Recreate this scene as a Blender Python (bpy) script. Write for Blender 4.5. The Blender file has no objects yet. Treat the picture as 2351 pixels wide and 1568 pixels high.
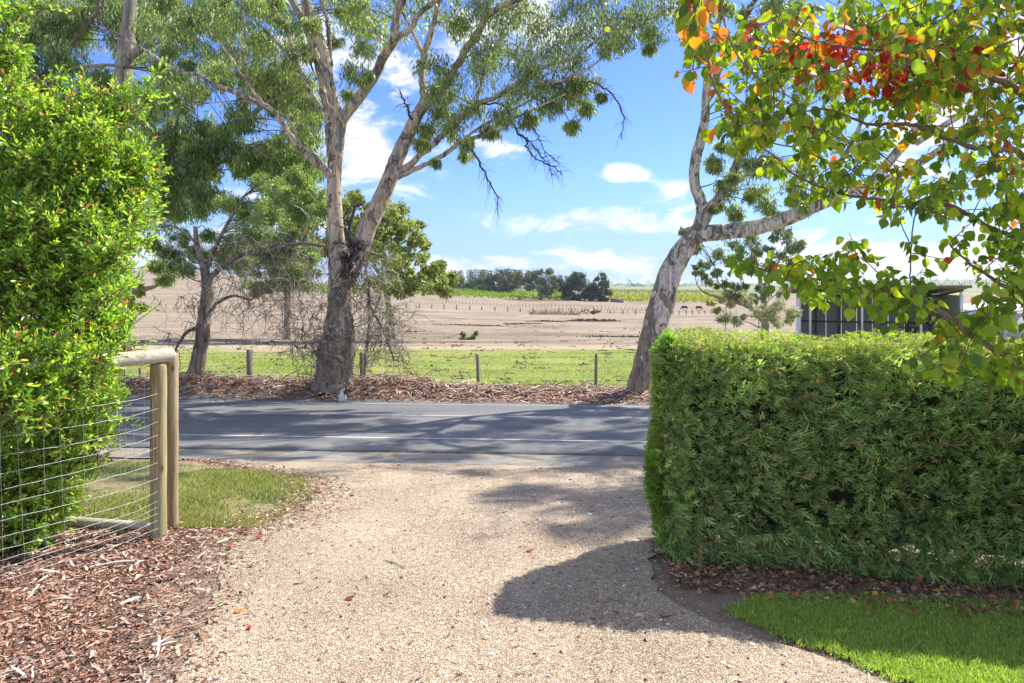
import bpy, math, random
import numpy as np
from mathutils import Matrix, Vector, Quaternion
rng = np.random.default_rng(7)
random.seed(7)
C = bpy.context.scene.collection
SC = bpy.context.scene
# ------------------------------------------------------------------ camera, sky, sun, exposure
CAM_Z = 1.8
F = 1600.0           # focal length in photo pixels of a 2351 px wide picture
HORIZ = 655.0
cam = bpy.data.cameras.new("camera"); camo = bpy.data.objects.new("camera", cam); C.objects.link(camo)
camo.location = (0, 0, CAM_Z); camo.rotation_euler = (math.radians(90), 0, 0)
cam.sensor_width = 36; cam.lens = 36 * F / 2351
cam.shift_y = -(784 - HORIZ) / 2351.0
cam.clip_start = 0.05; cam.clip_end = 20000
SC.camera = camo
SUN_AZ, SUN_EL = math.radians(55), math.radians(47)
wd = bpy.data.worlds.new("World"); SC.world = wd; wd.use_nodes = True
sunl = bpy.data.lights.new("sun", 'SUN'); suno = bpy.data.objects.new("sun", sunl); C.objects.link(suno)
sunl.energy = 4.6; sunl.angle = math.radians(0.53); sunl.color = (1.0, 0.95, 0.87)
sd = Vector((math.sin(SUN_AZ) * math.cos(SUN_EL), math.cos(SUN_AZ) * math.cos(SUN_EL), math.sin(SUN_EL)))
suno.rotation_euler = sd.to_track_quat('Z', 'Y').to_euler(); suno.location = (20, 15, 30)
SC.view_settings.view_transform = 'Standard'; SC.view_settings.look = 'None'
SC.view_settings.gamma = 1; SC.view_settings.use_curve_mapping = False
SC.view_settings.exposure = 0.92
SKY_STRENGTH = 0.15
SKY_TINT = (0.35, 0.475, 0.88)
SC.cycles.max_bounces = 8; SC.cycles.transparent_max_bounces = 4
SC.cycles.diffuse_bounces = 4; SC.cycles.transmission_bounces = 4; SC.cycles.glossy_bounces = 2

# ------------------------------------------------------------------ node helpers
class NT:
    def __init__(s, tree): s.t = tree; s.n = tree.nodes; s.l = tree.links
    def new(s, typ, **kw):
        n = s.n.new(typ)
        for k, v in kw.items(): setattr(n, k, v)
        return n
    def put(s, sock, v):
        if isinstance(v, bpy.types.NodeSocket): s.l.new(v, sock)
        elif v is not None:
            if sock.type == 'RGBA' and len(v) == 3: v = (*v, 1)
            sock.default_value = v
    def math(s, op, a, b=None, c=None, clamp=False):
        n = s.new('ShaderNodeMath', operation=op); n.use_clamp = clamp
        s.put(n.inputs[0], a)
        if b is not None: s.put(n.inputs[1], b)
        if c is not None: s.put(n.inputs[2], c)
        return n.outputs[0]
    def mix(s, f, a, b, mode='MIX'):
        n = s.new('ShaderNodeMix', data_type='RGBA', blend_type=mode)
        s.put(n.inputs[0], f); s.put(n.inputs[6], a); s.put(n.inputs[7], b)
        return n.outputs[2]
    def noise(s, vec, scale, detail=4, rough=0.5, dist=0):
        n = s.new('ShaderNodeTexNoise'); s.put(n.inputs['Vector'], vec)
        n.inputs['Scale'].default_value = scale; n.inputs['Detail'].default_value = detail
        n.inputs['Roughness'].default_value = rough; n.inputs['Distortion'].default_value = dist
        return n.outputs['Fac']
    def voro(s, vec, scale, feature='F1', out='Distance'):
        n = s.new('ShaderNodeTexVoronoi', feature=feature); s.put(n.inputs['Vector'], vec)
        n.inputs['Scale'].default_value = scale
        return n.outputs[out]
    def ramp(s, fac, stops):
        n = s.new('ShaderNodeValToRGB'); e = n.color_ramp.elements
        while len(e) < len(stops): e.new(0.5)
        for el, (p, c) in zip(e, stops):
            el.position = p; el.color = (*c, 1) if len(c) == 3 else c
        s.put(n.inputs[0], fac); return n.outputs[0]
    def maprange(s, v, a, b, c=0, d=1, smooth=True):
        n = s.new('ShaderNodeMapRange'); n.interpolation_type = 'SMOOTHSTEP' if smooth else 'LINEAR'
        s.put(n.inputs[0], v)
        for i, q in enumerate((a, b, c, d)): n.inputs[i + 1].default_value = q
        return n.outputs[0]
    def scale(s, vec, sc, loc=(0, 0, 0)):
        n = s.new('ShaderNodeMapping'); s.put(n.inputs[0], vec)
        n.inputs['Scale'].default_value = sc; n.inputs['Location'].default_value = loc
        return n.outputs[0]
    def bump(s, h, strength=0.5, dist=0.02):
        n = s.new('ShaderNodeBump'); n.inputs['Strength'].default_value = strength
        n.inputs['Distance'].default_value = dist; s.put(n.inputs['Height'], h)
        return n.outputs[0]

def mat(name):
    m = bpy.data.materials.new(name); m.use_nodes = True
    t = NT(m.node_tree); t.n.clear()
    out = t.new('ShaderNodeOutputMaterial')
    p = t.new('ShaderNodeBsdfPrincipled'); t.l.new(p.outputs[0], out.inputs[0])
    p.inputs['Specular IOR Level'].default_value = 0.3
    return m, t, p, out
def POS(t): return t.new('ShaderNodeNewGeometry').outputs['Position']
def ATT(t):
    n = t.new('ShaderNodeAttribute'); n.attribute_name = 'Col'; return n.outputs['Color']

# ------------------------------------------------------------------ world
def build_world():
    t = NT(wd.node_tree); t.n.clear()
    out = t.new('ShaderNodeOutputWorld'); bg = t.new('ShaderNodeBackground')
    t.l.new(bg.outputs[0], out.inputs[0]); bg.inputs[1].default_value = SKY_STRENGTH
    sky = t.new('ShaderNodeTexSky', sky_type='NISHITA'); sky.sun_disc = False
    sky.sun_elevation = SUN_EL; sky.sun_rotation = SUN_AZ
    sky.air_density = 1.0; sky.dust_density = 0.4; sky.ozone_density = 1.6; sky.altitude = 100
    tc = t.new('ShaderNodeTexCoord').outputs['Generated']
    sep = t.new('ShaderNodeSeparateXYZ'); t.l.new(tc, sep.inputs[0])
    az = t.math('ARCTAN2', sep.outputs[0], sep.outputs[1])
    el = t.math('ARCSINE', t.math('MINIMUM', t.math('MAXIMUM', sep.outputs[2], -1.0), 1.0))
    cb = t.new('ShaderNodeCombineXYZ'); t.put(cb.inputs[0], az); t.put(cb.inputs[1], t.math('MULTIPLY', el, 2.2))
    v = cb.outputs[0]
    n1 = t.noise(v, 9.0, 10, 0.62, 0.5); n2 = t.noise(v, 2.3, 5, 0.5)
    total = None
    def blob(px, vy, rx, ry, w=1.0):
        a0 = math.atan2(px - 1175.5, F)
        e0 = math.atan2((HORIZ - vy), math.hypot(px - 1175.5, F))
        dx = t.math('DIVIDE', t.math('SUBTRACT', az, a0), rx / F)
        dy = t.math('DIVIDE', t.math('SUBTRACT', el, e0), ry / F)
        d = t.math('SQRT', t.math('ADD', t.math('MULTIPLY', dx, dx), t.math('MULTIPLY', dy, dy)))
        return t.math('MULTIPLY', t.math('SUBTRACT', 1.35, d), w)
    for b in [(1350, 512, 215, 30, 1), (1300, 500, 90, 26, .9), (1395, 597, 185, 34, 1), (1330, 585, 80, 28, 1), (1435, 400, 45, 17, .8), (1555, 452, 60, 34, .9), (1600, 520, 60, 30, .7),
              (2040, 600, 330, 75, 1), (2250, 590, 160, 60, 1), (1900, 625, 300, 40, .9), (820, 330, 150, 150, .8), (740, 150, 120, 150, .6), (900, 170, 70, 90, .6), (1150, 335, 70, 34, .7), (1060, 70, 110, 60, .75),
              (1250, 60, 200, 70, .7), (1120, 605, 170, 26, .8), (700, 430, 200, 90, .7), (1560, 20, 90, 40, .6), (300, 560, 260, 60, .7), (330, 90, 160, 80, .45), (2250, 250, 250, 160, .8)]:
        o = blob(*b); total = o if total is None else t.math('MAXIMUM', total, o)
    m = t.math('ADD', total, t.math('MULTIPLY', t.math('SUBTRACT', n1, 0.5), 4.6))
    placed = t.maprange(m, 0.2, 1.15)
    wild = t.maprange(t.math('ADD', n2, t.math('MULTIPLY', n1, 0.35)), 0.58, 0.80)
    front = t.maprange(t.math('ABSOLUTE', az), 0.7, 1.0)
    high = t.maprange(el, 0.45, 0.6)
    cl = t.math('MAXIMUM', placed, t.math('MULTIPLY', wild, t.math('MAXIMUM', front, high)))
    haze = t.maprange(el, -0.02, 0.20, 0.75, 0.0)
    skyc = t.mix(1.0, sky.outputs[0], SKY_TINT, 'MULTIPLY')
    skyc = t.mix(haze, skyc, (1.75, 2.55, 3.75))
    shade = t.maprange(n1, 0.35, 0.62)
    cc = t.mix(shade, (2.95, 3.2, 3.55), (4.6, 4.6, 4.6))
    col = t.mix(t.math('MULTIPLY', cl, 0.93), skyc, cc)
    t.l.new(col, bg.inputs[0])
build_world()

# ------------------------------------------------------------------ terrain heights
def W(px, v, y): return np.array([(px - 1175.5) * y / F, y, CAM_Z - (v - HORIZ) * y / F])
_ny = np.array([-50, 5, 6, 7, 8.2, 9.3, 11, 13.6, 16.2, 16.8, 18, 19.5, 25, 33])
_nz = np.array([0, 0, -.08, -.2, -.38, -.54, -.675, -.79, -1.02, -1.07, -1.05, -1.12, -1.15, -1.19])
_fy = np.array([33, 60, 100, 165, 250, 330, 420, 600, 900, 1500, 3000, 9000.])
_fu = np.array([-1.2, -.55, -.17, .05, .2, .7, 1.3])
_fv = np.array([[800] * 7, [758, 760, 764, 765, 765, 765, 765], [725, 733, 738, 742, 742, 738, 735],
                [690, 703, 707, 717, 723, 714, 708], [672, 680, 693, 706, 711, 703, 698], [650, 660, 676, 690, 697, 698, 690],
                [630, 642, 660, 672, 677, 680, 676], [612, 616, 655, 664, 670, 672, 668], [612, 620, 654, 660, 665, 665, 660],
                [625, 635, 652, 655, 658, 654, 645], [645, 648, 651, 652, 652, 641, 636], [652, 652, 652, 652, 652, 652, 652.]])
def sstep(x, a, b):
    q = np.clip((x - a) / (b - a), 0, 1); return q * q * (3 - 2 * q)
def G(x, y):
    x = np.asarray(x, float); y = np.asarray(y, float); x, y = np.broadcast_arrays(x, y)
    yy = y + 0.068 * np.clip(x, -25, 25) * sstep(y, 6, 9) * (1 - sstep(y, 22, 32))
    z = np.interp(yy, _ny, _nz)
    z = z + 0.30 * np.exp(-((y - 18.4) / 0.9) ** 2) * sstep(-x, -1, 3.5)*(0.75+.25*np.sin(x*1.3)) + 0.07 * np.exp(-((y - 18.3) / 0.6) ** 2)
    u = np.clip(x / np.maximum(y, 1), -1.2, 1.3)
    ly = np.log(np.clip(y, 33, 9000)); lf = np.log(_fy)
    iy = np.clip(np.searchsorted(lf, ly) - 1, 0, len(lf) - 2); ty = np.clip((ly - lf[iy]) / (lf[iy + 1] - lf[iy]), 0, 1)
    iu = np.clip(np.searchsorted(_fu, u) - 1, 0, len(_fu) - 2); tu = np.clip((u - _fu[iu]) / (_fu[iu + 1] - _fu[iu]), 0, 1)
    tu = tu * tu * (3 - 2 * tu)
    v = (_fv[iy, iu] * (1 - tu) + _fv[iy, iu + 1] * tu) * (1 - ty) + (_fv[iy + 1, iu] * (1 - tu) + _fv[iy + 1, iu + 1] * tu) * ty
    fz = CAM_Z - (v - HORIZ) * np.clip(y, 33, 9000) / F
    b = (y > 33)
    return np.where(b, fz, z)
def gz(x, y): return float(G(x, y))

# ------------------------------------------------------------------ mesh building
class MB:
    """collects geometry and colours, builds one mesh"""
    def __init__(s): s.v = []; s.c = []; s.t = []; s.q = []; s.n = 0
    def add(s, v, f, col=None):
        v = np.asarray(v, float).reshape(-1, 3); f = np.asarray(f, np.int64)
        (s.t if f.shape[1] == 3 else s.q).append(f + s.n)
        if col is None: col = np.ones((len(v), 3)) * .5
        col = np.asarray(col, float)
        if col.ndim == 1: col = np.tile(col, (len(v), 1))
        s.v.append(v); s.c.append(col); s.n += len(v)
    def mesh(s, name, m, smooth=False, off=None):
        v = np.concatenate(s.v)
        if off is not None: v = v - np.asarray(off)
        t = np.concatenate(s.t) if s.t else np.zeros((0, 3), int); q = np.concatenate(s.q) if s.q else np.zeros((0, 4), int)
        me = bpy.data.meshes.new(name); me.vertices.add(len(v)); me.vertices.foreach_set('co', v.astype(np.float32).ravel())
        nl = t.size + q.size; me.loops.add(nl); me.loops.foreach_set('vertex_index', np.concatenate([t.ravel(), q.ravel()]).astype(np.int32))
        np_ = len(t) + len(q); me.polygons.add(np_)
        ls = np.concatenate([np.arange(len(t)) * 3, t.size + np.arange(len(q)) * 4]).astype(np.int32)
        me.polygons.foreach_set('loop_start', ls)
        me.update(calc_edges=True)
        a = me.color_attributes.new('Col', 'FLOAT_COLOR', 'POINT')
        c = np.concatenate(s.c); c4 = np.concatenate([c, np.ones((len(c), 1))], 1)
        a.data.foreach_set('color', c4.astype(np.float32).ravel())
        if smooth: me.polygons.foreach_set('use_smooth', np.ones(np_, bool))
        me.materials.append(m); return me
    def build(s, name, m, parent=None, smooth=False, kind=None, label=None):
        off = parent.get('_loc') if parent is not None else None
        o = bpy.data.objects.new(name, s.mesh(name, m, smooth, off)); C.objects.link(o)
        if parent is not None: o.parent = parent; 
        if kind: o['kind'] = kind
        if label: o['label'] = label
        return o
def thing(name, label, cat, loc, group=None):
    o = bpy.data.objects.new(name, None); C.objects.link(o); o.location = loc; o['_loc'] = [float(c) for c in loc]
    o.empty_display_size = .2
    o['label'] = label; o['category'] = cat
    if group: o['group'] = group
    return o
def tagm(mb, name, m, label, cat, loc, group=None, kind=None, smooth=False):
    """single-mesh thing with its origin at loc"""
    o = bpy.data.objects.new(name, mb.mesh(name, m, smooth, loc)); C.objects.link(o); o.location = loc
    o['label'] = label; o['category'] = cat
    if group: o['group'] = group
    if kind: o['kind'] = kind
    return o
def norm(a): return a / np.maximum(np.linalg.norm(a, axis=-1, keepdims=True), 1e-9)
def spline(pts, n=6):
    P = np.asarray(pts, float)
    if len(P) < 3:
        s = np.linspace(0, 1, n * 2)[:, None]; return P[0] * (1 - s) + P[-1] * s
    E = np.vstack([2 * P[0] - P[1], P, 2 * P[-1] - P[-2]]); out = []
    for i in range(1, len(E) - 2):
        p0, p1, p2, p3 = E[i - 1:i + 3]
        for t in np.linspace(0, 1, n, endpoint=False):
            out.append(0.5 * ((2 * p1) + (-p0 + p2) * t + (2 * p0 - 5 * p1 + 4 * p2 - p3) * t * t + (-p0 + 3 * p1 - 3 * p2 + p3) * t ** 3))
    out.append(P[-1]); return np.array(out)
def tubes(mb, P, R, sides=4, col=None, rough=0.0, ref=(0.02, 1, 0.05)):
    """P (N,K,3) R (N,K)"""
    P = np.asarray(P, float); R = np.asarray(R, float)
    if P.ndim == 2: P = P[None]; R = R[None]
    N, K, _ = P.shape
    T = np.empty_like(P); T[:, 1:-1] = P[:, 2:] - P[:, :-2]; T[:, 0] = P[:, 1] - P[:, 0]; T[:, -1] = P[:, -1] - P[:, -2]
    T = norm(T); U = norm(np.cross(T, np.array(ref))); V = np.cross(T, U)
    a = np.arange(sides) / sides * 2 * np.pi
    rr = np.repeat(R[:, :, None], sides, 2)
    if rough:
        ph = rng.random(6) * 6.28; kk = np.arange(K)[None, :, None] / 4.0; aa = a[None, None]
        rr = rr * (1 + rough * .5 * rng.normal(size=rr.shape).clip(-2, 2) + rough * (1.5 * np.sin(3 * aa + ph[0] + .7 * np.sin(kk + ph[1])) + 1.2 * np.sin(5 * aa + ph[2] + .6 * np.sin(kk * 1.4 + ph[3])) + 1.0 * np.sin(2 * aa + kk * 1.1 + ph[4])))
    X = P[:, :, None] + rr[..., None] * (np.cos(a)[None, None, :, None] * U[:, :, None] + np.sin(a)[None, None, :, None] * V[:, :, None])
    idx = np.arange(N * K * sides).reshape(N, K, sides)
    A = idx[:, :-1]; B = idx[:, 1:]; f = np.stack([A, np.roll(A, -1, 2), np.roll(B, -1, 2), B], -1).reshape(-1, 4)
    if col is not None:
        col = np.asarray(col, float)
        if col.ndim == 2 and len(col) == N: col = np.repeat(col, K * sides, 0)
    base = mb.n
    mb.add(X.reshape(-1, 3), f, col)
    if sides >= 5:   # end cap
        last = idx[:, -1]
        for i in range(N):
            c = mb.n; mb.add(P[i, -1][None], np.zeros((0, 3), int), None if col is None else (col if col.ndim == 1 else col[0][None]))
            tri = np.stack([last[i] + base, np.roll(last[i], -1) + base, np.full(sides, c)], -1); mb.t.append(tri)
def box(mb, c, s, col=None, rz=0.0, R=None):
    c = np.asarray(c, float); h = np.asarray(s, float) / 2
    v = np.array([[x, y, z] for x in (-1, 1) for y in (-1, 1) for z in (-1, 1)]) * h
    if R is None:
        R = np.array([[math.cos(rz), -math.sin(rz), 0], [math.sin(rz), math.cos(rz), 0], [0, 0, 1]])
    v = v @ R.T + c
    mb.add(v, [[0, 1, 3, 2], [4, 6, 7, 5], [0, 4, 5, 1], [2, 3, 7, 6], [0, 2, 6, 4], [1, 5, 7, 3]], col)
def bevbox(mb, c, s, b=.01, col=None, rz=0.0):
    """box with bevelled vertical edges and top"""
    hx, hy, hz = np.asarray(s, float) / 2
    def ring(hx, hy, z, b): return [[hx - b, -hy, z], [hx, -hy + b, z], [hx, hy - b, z], [hx - b, hy, z], [-hx + b, hy, z], [-hx, hy - b, z], [-hx, -hy + b, z], [-hx + b, -hy, z]]
    V = np.array(ring(hx, hy, -hz, b) + ring(hx, hy, hz - b, b) + ring(hx - b, hy - b, hz, b * .6) + [[0, 0, hz]])
    R = np.array([[math.cos(rz), -math.sin(rz), 0], [math.sin(rz), math.cos(rz), 0], [0, 0, 1]])
    q = [[i + 8 * k, (i + 1) % 8 + 8 * k, (i + 1) % 8 + 8 * (k + 1), i + 8 * (k + 1)] for k in range(2) for i in range(8)]
    n0 = mb.n; mb.add(V @ R.T + np.asarray(c), q, col)
    mb.t.append(np.array([[16 + i, 16 + (i + 1) % 8, 24] for i in range(8)]) + n0)
def place(mb, tv, tf, org, axis, side, scale, col, tipgain=0.0):
    """place template (y = axis, x = side, z = normal) many times"""
    tv = np.asarray(tv, float); tf = np.asarray(tf, int); N = len(org)
    Y = norm(axis); X = norm(side - (side * Y).sum(1, keepdims=True) * Y); Z = np.cross(X, Y)
    scale = np.asarray(scale, float)
    if scale.ndim == 1: scale = np.repeat(scale[:, None], 3, 1)
    L = tv[None] * scale[:, None, :]
    V = org[:, None] + L[..., 0:1] * X[:, None] + L[..., 1:2] * Y[:, None] + L[..., 2:3] * Z[:, None]
    f = (tf[None] + (np.arange(N) * len(tv))[:, None, None]).reshape(-1, tf.shape[1])
    cc = np.repeat(np.asarray(col), len(tv), 0)
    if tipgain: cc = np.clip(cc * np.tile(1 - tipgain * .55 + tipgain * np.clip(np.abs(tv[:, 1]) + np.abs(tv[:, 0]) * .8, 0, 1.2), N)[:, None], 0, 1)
    mb.add(V.reshape(-1, 3), f, cc)
def rdir(n): return norm(rng.normal(size=(n, 3)))
def pick(pal, n, var=0.12, w=None):
    pal = np.asarray(pal, float); c = pal[rng.choice(len(pal), n, p=w)]
    return np.clip(c * (1 + rng.normal(size=(n, 1)) * var), 0.002, 1)

# templates: y along the leaf, unit length
GUM_LEAF = (np.array([[0, 0, 0], [-.09, .35, .02], [.09, .35, .02], [.03, 1, -.06]]), [[0, 2, 1], [1, 2, 3]])
OVAL_LEAF = (np.array([[0, 0, 0], [-.15, .35, .05], [0, .4, 0], [.15, .35, .05], [-.12, .75, .02], [0, .8, -.04], [.12, .75, .02], [0, 1, -.1]]),
             [[0, 2, 1], [0, 3, 2], [1, 2, 5], [1, 5, 4], [2, 3, 6], [2, 6, 5], [4, 5, 7], [5, 6, 7]])
PEAR_LEAF = (np.array([[0, 0, 0], [-.26, .12, .05], [-.40, .38, .1], [-.30, .66, .05], [-.12, .86, -.02], [0, 1.05, -.1], [.12, .86, -.02], [.32, .66, .07], [.41, .36, .12], [.25, .12, .05], [0, .4, 0], [0, .75, -.03]]),
             [[0, 10, 1], [1, 10, 2], [2, 10, 3], [3, 10, 11], [3, 11, 4], [4, 11, 5], [5, 11, 6], [6, 11, 7], [7, 11, 10], [7, 10, 8], [8, 10, 9], [9, 10, 0]])
OVAL4 = (np.array([[0, 0, 0], [-.16, .5, .05], [.16, .5, .05], [0, 1, -.08]]), [[0, 2, 1], [1, 2, 3]])
BUSH_LEAF = (np.array([[0, 0, 0], [-.17, .58, .06], [.17, .62, .05], [0, 1, -.06]]), [[0, 3, 1], [0, 2, 3]])
def fan_template(seed=0):
    V = []; T = []; rg = np.random.default_rng(seed); cut = rg.uniform(.6, 1.05)
    def blade(p, d, l, w, z):
        d = np.array(d) / np.hypot(*d); n = np.array([-d[1], d[0]]); i = len(V)
        p = np.array(p); m1 = p + d * l * .45 - n * w; m2 = p + d * l * .45 + n * w; e = p + d * l
        for q, zz in ((p, 0), (m1, z), (m2, z), (e, -z)): V.append([q[0], q[1], zz])
        T.extend([[i, i + 2, i + 1], [i + 1, i + 2, i + 3]])
    blade((0, 0), (.1 * rg.normal(), 1), 1.0 * cut, .055, .03)
    for k, (yy, s) in enumerate([(.12, 1), (.22, -1), (.34, 1), (.45, -1), (.60, -1)]):
        if rg.random() < .9: blade((0, yy * cut), (s * rg.uniform(.45, 1.0), 1), (.58 - .05 * k) * rg.uniform(.45, 1.2), rg.uniform(.034, .055), .07 * s * rg.normal())
    return np.array(V), np.array(T)
FANS = [fan_template(i) for i in range(7)]
STONE = (np.array([[.5, 0, 0], [0, .42, 0.02], [-.48, .05, 0], [-.05, -.45, 0], [.05, 0, .36], [0, 0, -.3]]),
         [[0, 1, 4], [1, 2, 4], [2, 3, 4], [3, 0, 4], [1, 0, 5], [2, 1, 5], [3, 2, 5], [0, 3, 5]])
GRIT = (STONE[0][:5], STONE[1][:4])
CHIP = (np.array([[-.5, 0, 0], [.5, 0, 0], [-.55, .5, .25], [.5, .5, .22], [-.3, 1, 0], [.35, 1.05, .02]]), [[0, 1, 3, 2], [2, 3, 5, 4]])
BLADE = (np.array([[-.06, 0, 0], [.06, 0, 0], [0, 1, .3]]), [[0, 1, 2]])

# ------------------------------------------------------------------ materials
def leaf_mat(name, trans=0.4, rough=0.4, spec=0.4, tint=(1.0, 1.15, 0.45), sat=1.0):
    m, t, p, out = mat(name)
    c = ATT(t)
    p.inputs['Roughness'].default_value = rough; p.inputs['Specular IOR Level'].default_value = spec
    t.put(p.inputs['Base Color'], c)
    tr = t.new('ShaderNodeBsdfTranslucent'); t.put(tr.inputs[0], t.mix(1, c, (tint[0] * 1.6, tint[1] * 1.6, tint[2] * 1.6), 'MULTIPLY'))
    mx = t.new('ShaderNodeMixShader'); mx.inputs[0].default_value = trans
    t.l.new(p.outputs[0], mx.inputs[1]); t.l.new(tr.outputs[0], mx.inputs[2]); t.l.new(mx.outputs[0], out.inputs[0])
    return m
M_gumleaf = leaf_mat('gum_foliage', .5, .35, .5)
M_hedge = leaf_mat('cypress_foliage', .42, .6, .25)
M_bush = leaf_mat('glossy_foliage', .5, .28, .8)
M_pear = leaf_mat('pear_foliage', .47, .38, .4, (1.15, 1.05, .35))
M_grass = leaf_mat('grass_blades', .35, .6, .2)
M_far = leaf_mat('far_foliage', .2, .7, .1)
def att_mat(name, rough=.85, spec=.2, grain=None):
    m, t, p, out = mat(name); c = ATT(t)
    if grain: c = t.mix(1, c, t.ramp(t.noise(t.scale(POS(t), grain), 1, 5, .6), [(.3, (.55, .55, .55)), (.7, (1.25, 1.25, 1.25))]), 'MULTIPLY')
    t.put(p.inputs['Base Color'], c); p.inputs['Roughness'].default_value = rough; p.inputs['Specular IOR Level'].default_value = spec
    return m
M_litter = att_mat('bark_litter', .75); M_stone = att_mat('stone', .8); M_twig = att_mat('twig_bark', .9)
def gum_bark(name, rough_top, cols, patch=1.0, peel=0.0, peelcol=None):
    m, t, p, out = mat(name); P = POS(t)
    sep = t.new('ShaderNodeSeparateXYZ'); t.put(sep.inputs[0], P); Z = sep.outputs[2]
    warp = t.noise(P, 1.3, 3)
    v1 = t.noise(t.scale(P, (4.0 * patch, 4.0 * patch, 1.0 * patch)), 1.0, 3, .5, 1.2)
    base = t.ramp(v1, [(.40, cols[0]), (.43, cols[1]), (.50, cols[1]), (.515, cols[2]), (.555, cols[3]), (.60, cols[3]), (.62, cols[4])])
    
    grey = t.noise(t.scale(P, (7, 7, 1.2), (3, 1, 2)), 1.0, 6, .65, .6)
    base = t.mix(t.maprange(grey, .50, .60, 0, .7), base, cols[4])
    streak = t.noise(t.scale(P, (26, 26, 1.6)), 1.0, 5, .7); base = t.mix(1, base, t.ramp(streak, [(.3, (.68, .66, .64)), (.6, (1.1, 1.1, 1.1))]), 'MULTIPLY')
    fl = t.voro(t.scale(P, (5, 5, 3.0)), 1.0); base = t.mix(t.maprange(fl, .02, .075, .55, 0), base, (.14, .10, .08))
    fib = t.noise(t.scale(P, (17, 17, 2.0)), 1.0, 7, .72, .5)
    fib2 = t.noise(t.scale(P, (6, 6, 1.6), (2, 7, 1)), 1.0, 6, .7, 1.0)
    holes = t.voro(t.scale(P, (4.2, 4.2, 3.2), (1, 2, 3)), 1.0)
    rb = t.ramp(t.math('ADD', t.math('MULTIPLY', fib, .6), t.math('MULTIPLY', fib2, .4)), [(.36, (.07, .05, .036)), (.44, (.22, .165, .12)), (.52, (.38, .31, .235)), (.64, (.58, .49, .39))])
    hz = t.math('ADD', Z, t.math('MULTIPLY', t.math('SUBTRACT', warp, .5), 3.0))
    rf = t.maprange(hz, rough_top - .5, rough_top + .5, 1, 0)
    if peel:
        pn = t.noise(t.scale(P, (3.3, 3.3, 1.7), (5, 5, 5)), 1.0, 6, .62, 1.0)
        lim = t.maprange(Z, -.6, peel, 0.09, -0.10, False)
        rf = t.math('MAXIMUM', rf, t.maprange(t.math('ADD', pn, lim), .455, .49))
    rb = t.mix(t.maprange(holes, .05, .12, .9, 0), rb, (.02, .015, .012)); col = t.mix(rf, base, rb)
    t.put(p.inputs['Base Color'], col); p.inputs['Roughness'].default_value = .85
    h = t.math('ADD', t.math('MULTIPLY', t.math('MULTIPLY', t.math('ADD', fib, fib2), t.math('ADD', rf, .08)), 1.2), t.math('MULTIPLY', rf, .5))
    t.put(p.inputs['Normal'], t.bump(h, 1.0, .06)); return m
M_gum = gum_bark('smooth_gum_bark', .2, [(.46, .33, .21), (.70, .55, .38), (.46, .38, .29), (.27, .25, .23), (.56, .46, .34)], 1.0, 3.2)
M_gum2 = gum_bark('mottled_gum_bark', -.3, [(.48, .37, .26), (.74, .66, .53), (.54, .48, .40), (.36, .34, .31), (.68, .60, .49)], 1.3, 3.6)
M_gum3 = gum_bark('grey_gum_bark', -5, [(.30, .26, .21), (.42, .36, .28), (.36, .31, .25), (.28, .25, .21), (.24, .2, .17)])
M_acacia = gum_bark('rough_grey_bark', 30, [(.2, .18, .16)] * 5)

def ground_mat(name, cfn, rough=.95, bump=None, spec=.15):
    m, t, p, out = mat(name); P = POS(t); col, h = cfn(t, P)
    t.put(p.inputs['Base Color'], col); p.inputs['Roughness'].default_value = rough; p.inputs['Specular IOR Level'].default_value = spec
    if h is not None: t.put(p.inputs['Normal'], t.bump(h, bump[0], bump[1]))
    return m
def c_gravel(t, P):
    n = t.new('ShaderNodeTexVoronoi'); t.put(n.inputs['Vector'], P); n.inputs['Scale'].default_value = 105
    sepc = t.new('ShaderNodeSeparateColor'); t.l.new(n.outputs['Color'], sepc.inputs[0])
    c = t.ramp(sepc.outputs[0], [(0, (.42, .33, .235)), (.35, (.58, .47, .35)), (.7, (.66, .56, .43)), (1, (.82, .76, .65))])
    c = t.mix(t.maprange(n.outputs['Distance'], .3, .62), c, (.30, .235, .165))
    trk = t.noise(t.scale(P, (2.2, .35, 1)), 1, 3, .5); c = t.mix(t.maprange(trk, .5, .62, 0, .35), c, (.50, .42, .33)); big = t.noise(P, 1.1, 5, .6); c = t.mix(1, c, t.ramp(big, [(.35, (.8, .78, .76)), (.65, (1.08, 1.05, 1.0))]), 'MULTIPLY')
    fine = t.noise(P, 28, 4, .7); c = t.mix(1, c, t.ramp(fine, [(.32, (.62, .6, .58)), (.55, (1.05, 1.05, 1.05))]), 'MULTIPLY')
    return c, t.math('ADD', t.math('SUBTRACT', 1, n.outputs['Distance']), t.math('MULTIPLY', fine, .8))
M_gravel = ground_mat('pale_gravel', c_gravel, .9, (.6, .012))
def c_dirt(t, P):
    n = t.noise(P, 7, 8, .7); f = t.noise(P, 60, 5, .7)
    c = t.ramp(n, [(.3, (.19, .14, .10)), (.5, (.30, .235, .175)), (.7, (.40, .325, .25))])
    return t.mix(.5, c, t.ramp(f, [(.35, (.10, .065, .045)), (.65, (.38, .29, .21))])), t.math('ADD', n, f)
M_dirt = ground_mat('leaf_littered_soil', c_dirt, .95, (.6, .02))
def c_mulch(t, P):
    n = t.noise(t.scale(P, (1, 1, 1)), 38, 6, .75, 1.5); v = t.voro(t.scale(P, (60, 110, 60)), 1.0)
    c = t.ramp(n, [(.3, (.11, .065, .045)), (.48, (.27, .165, .115)), (.6, (.40, .27, .20)), (.72, (.56, .44, .35))])
    return t.mix(t.maprange(v, .35, .6), c, (.05, .028, .02)), n
M_mulch = ground_mat('bark_mulch', c_mulch, .95, (.8, .015))
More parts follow.
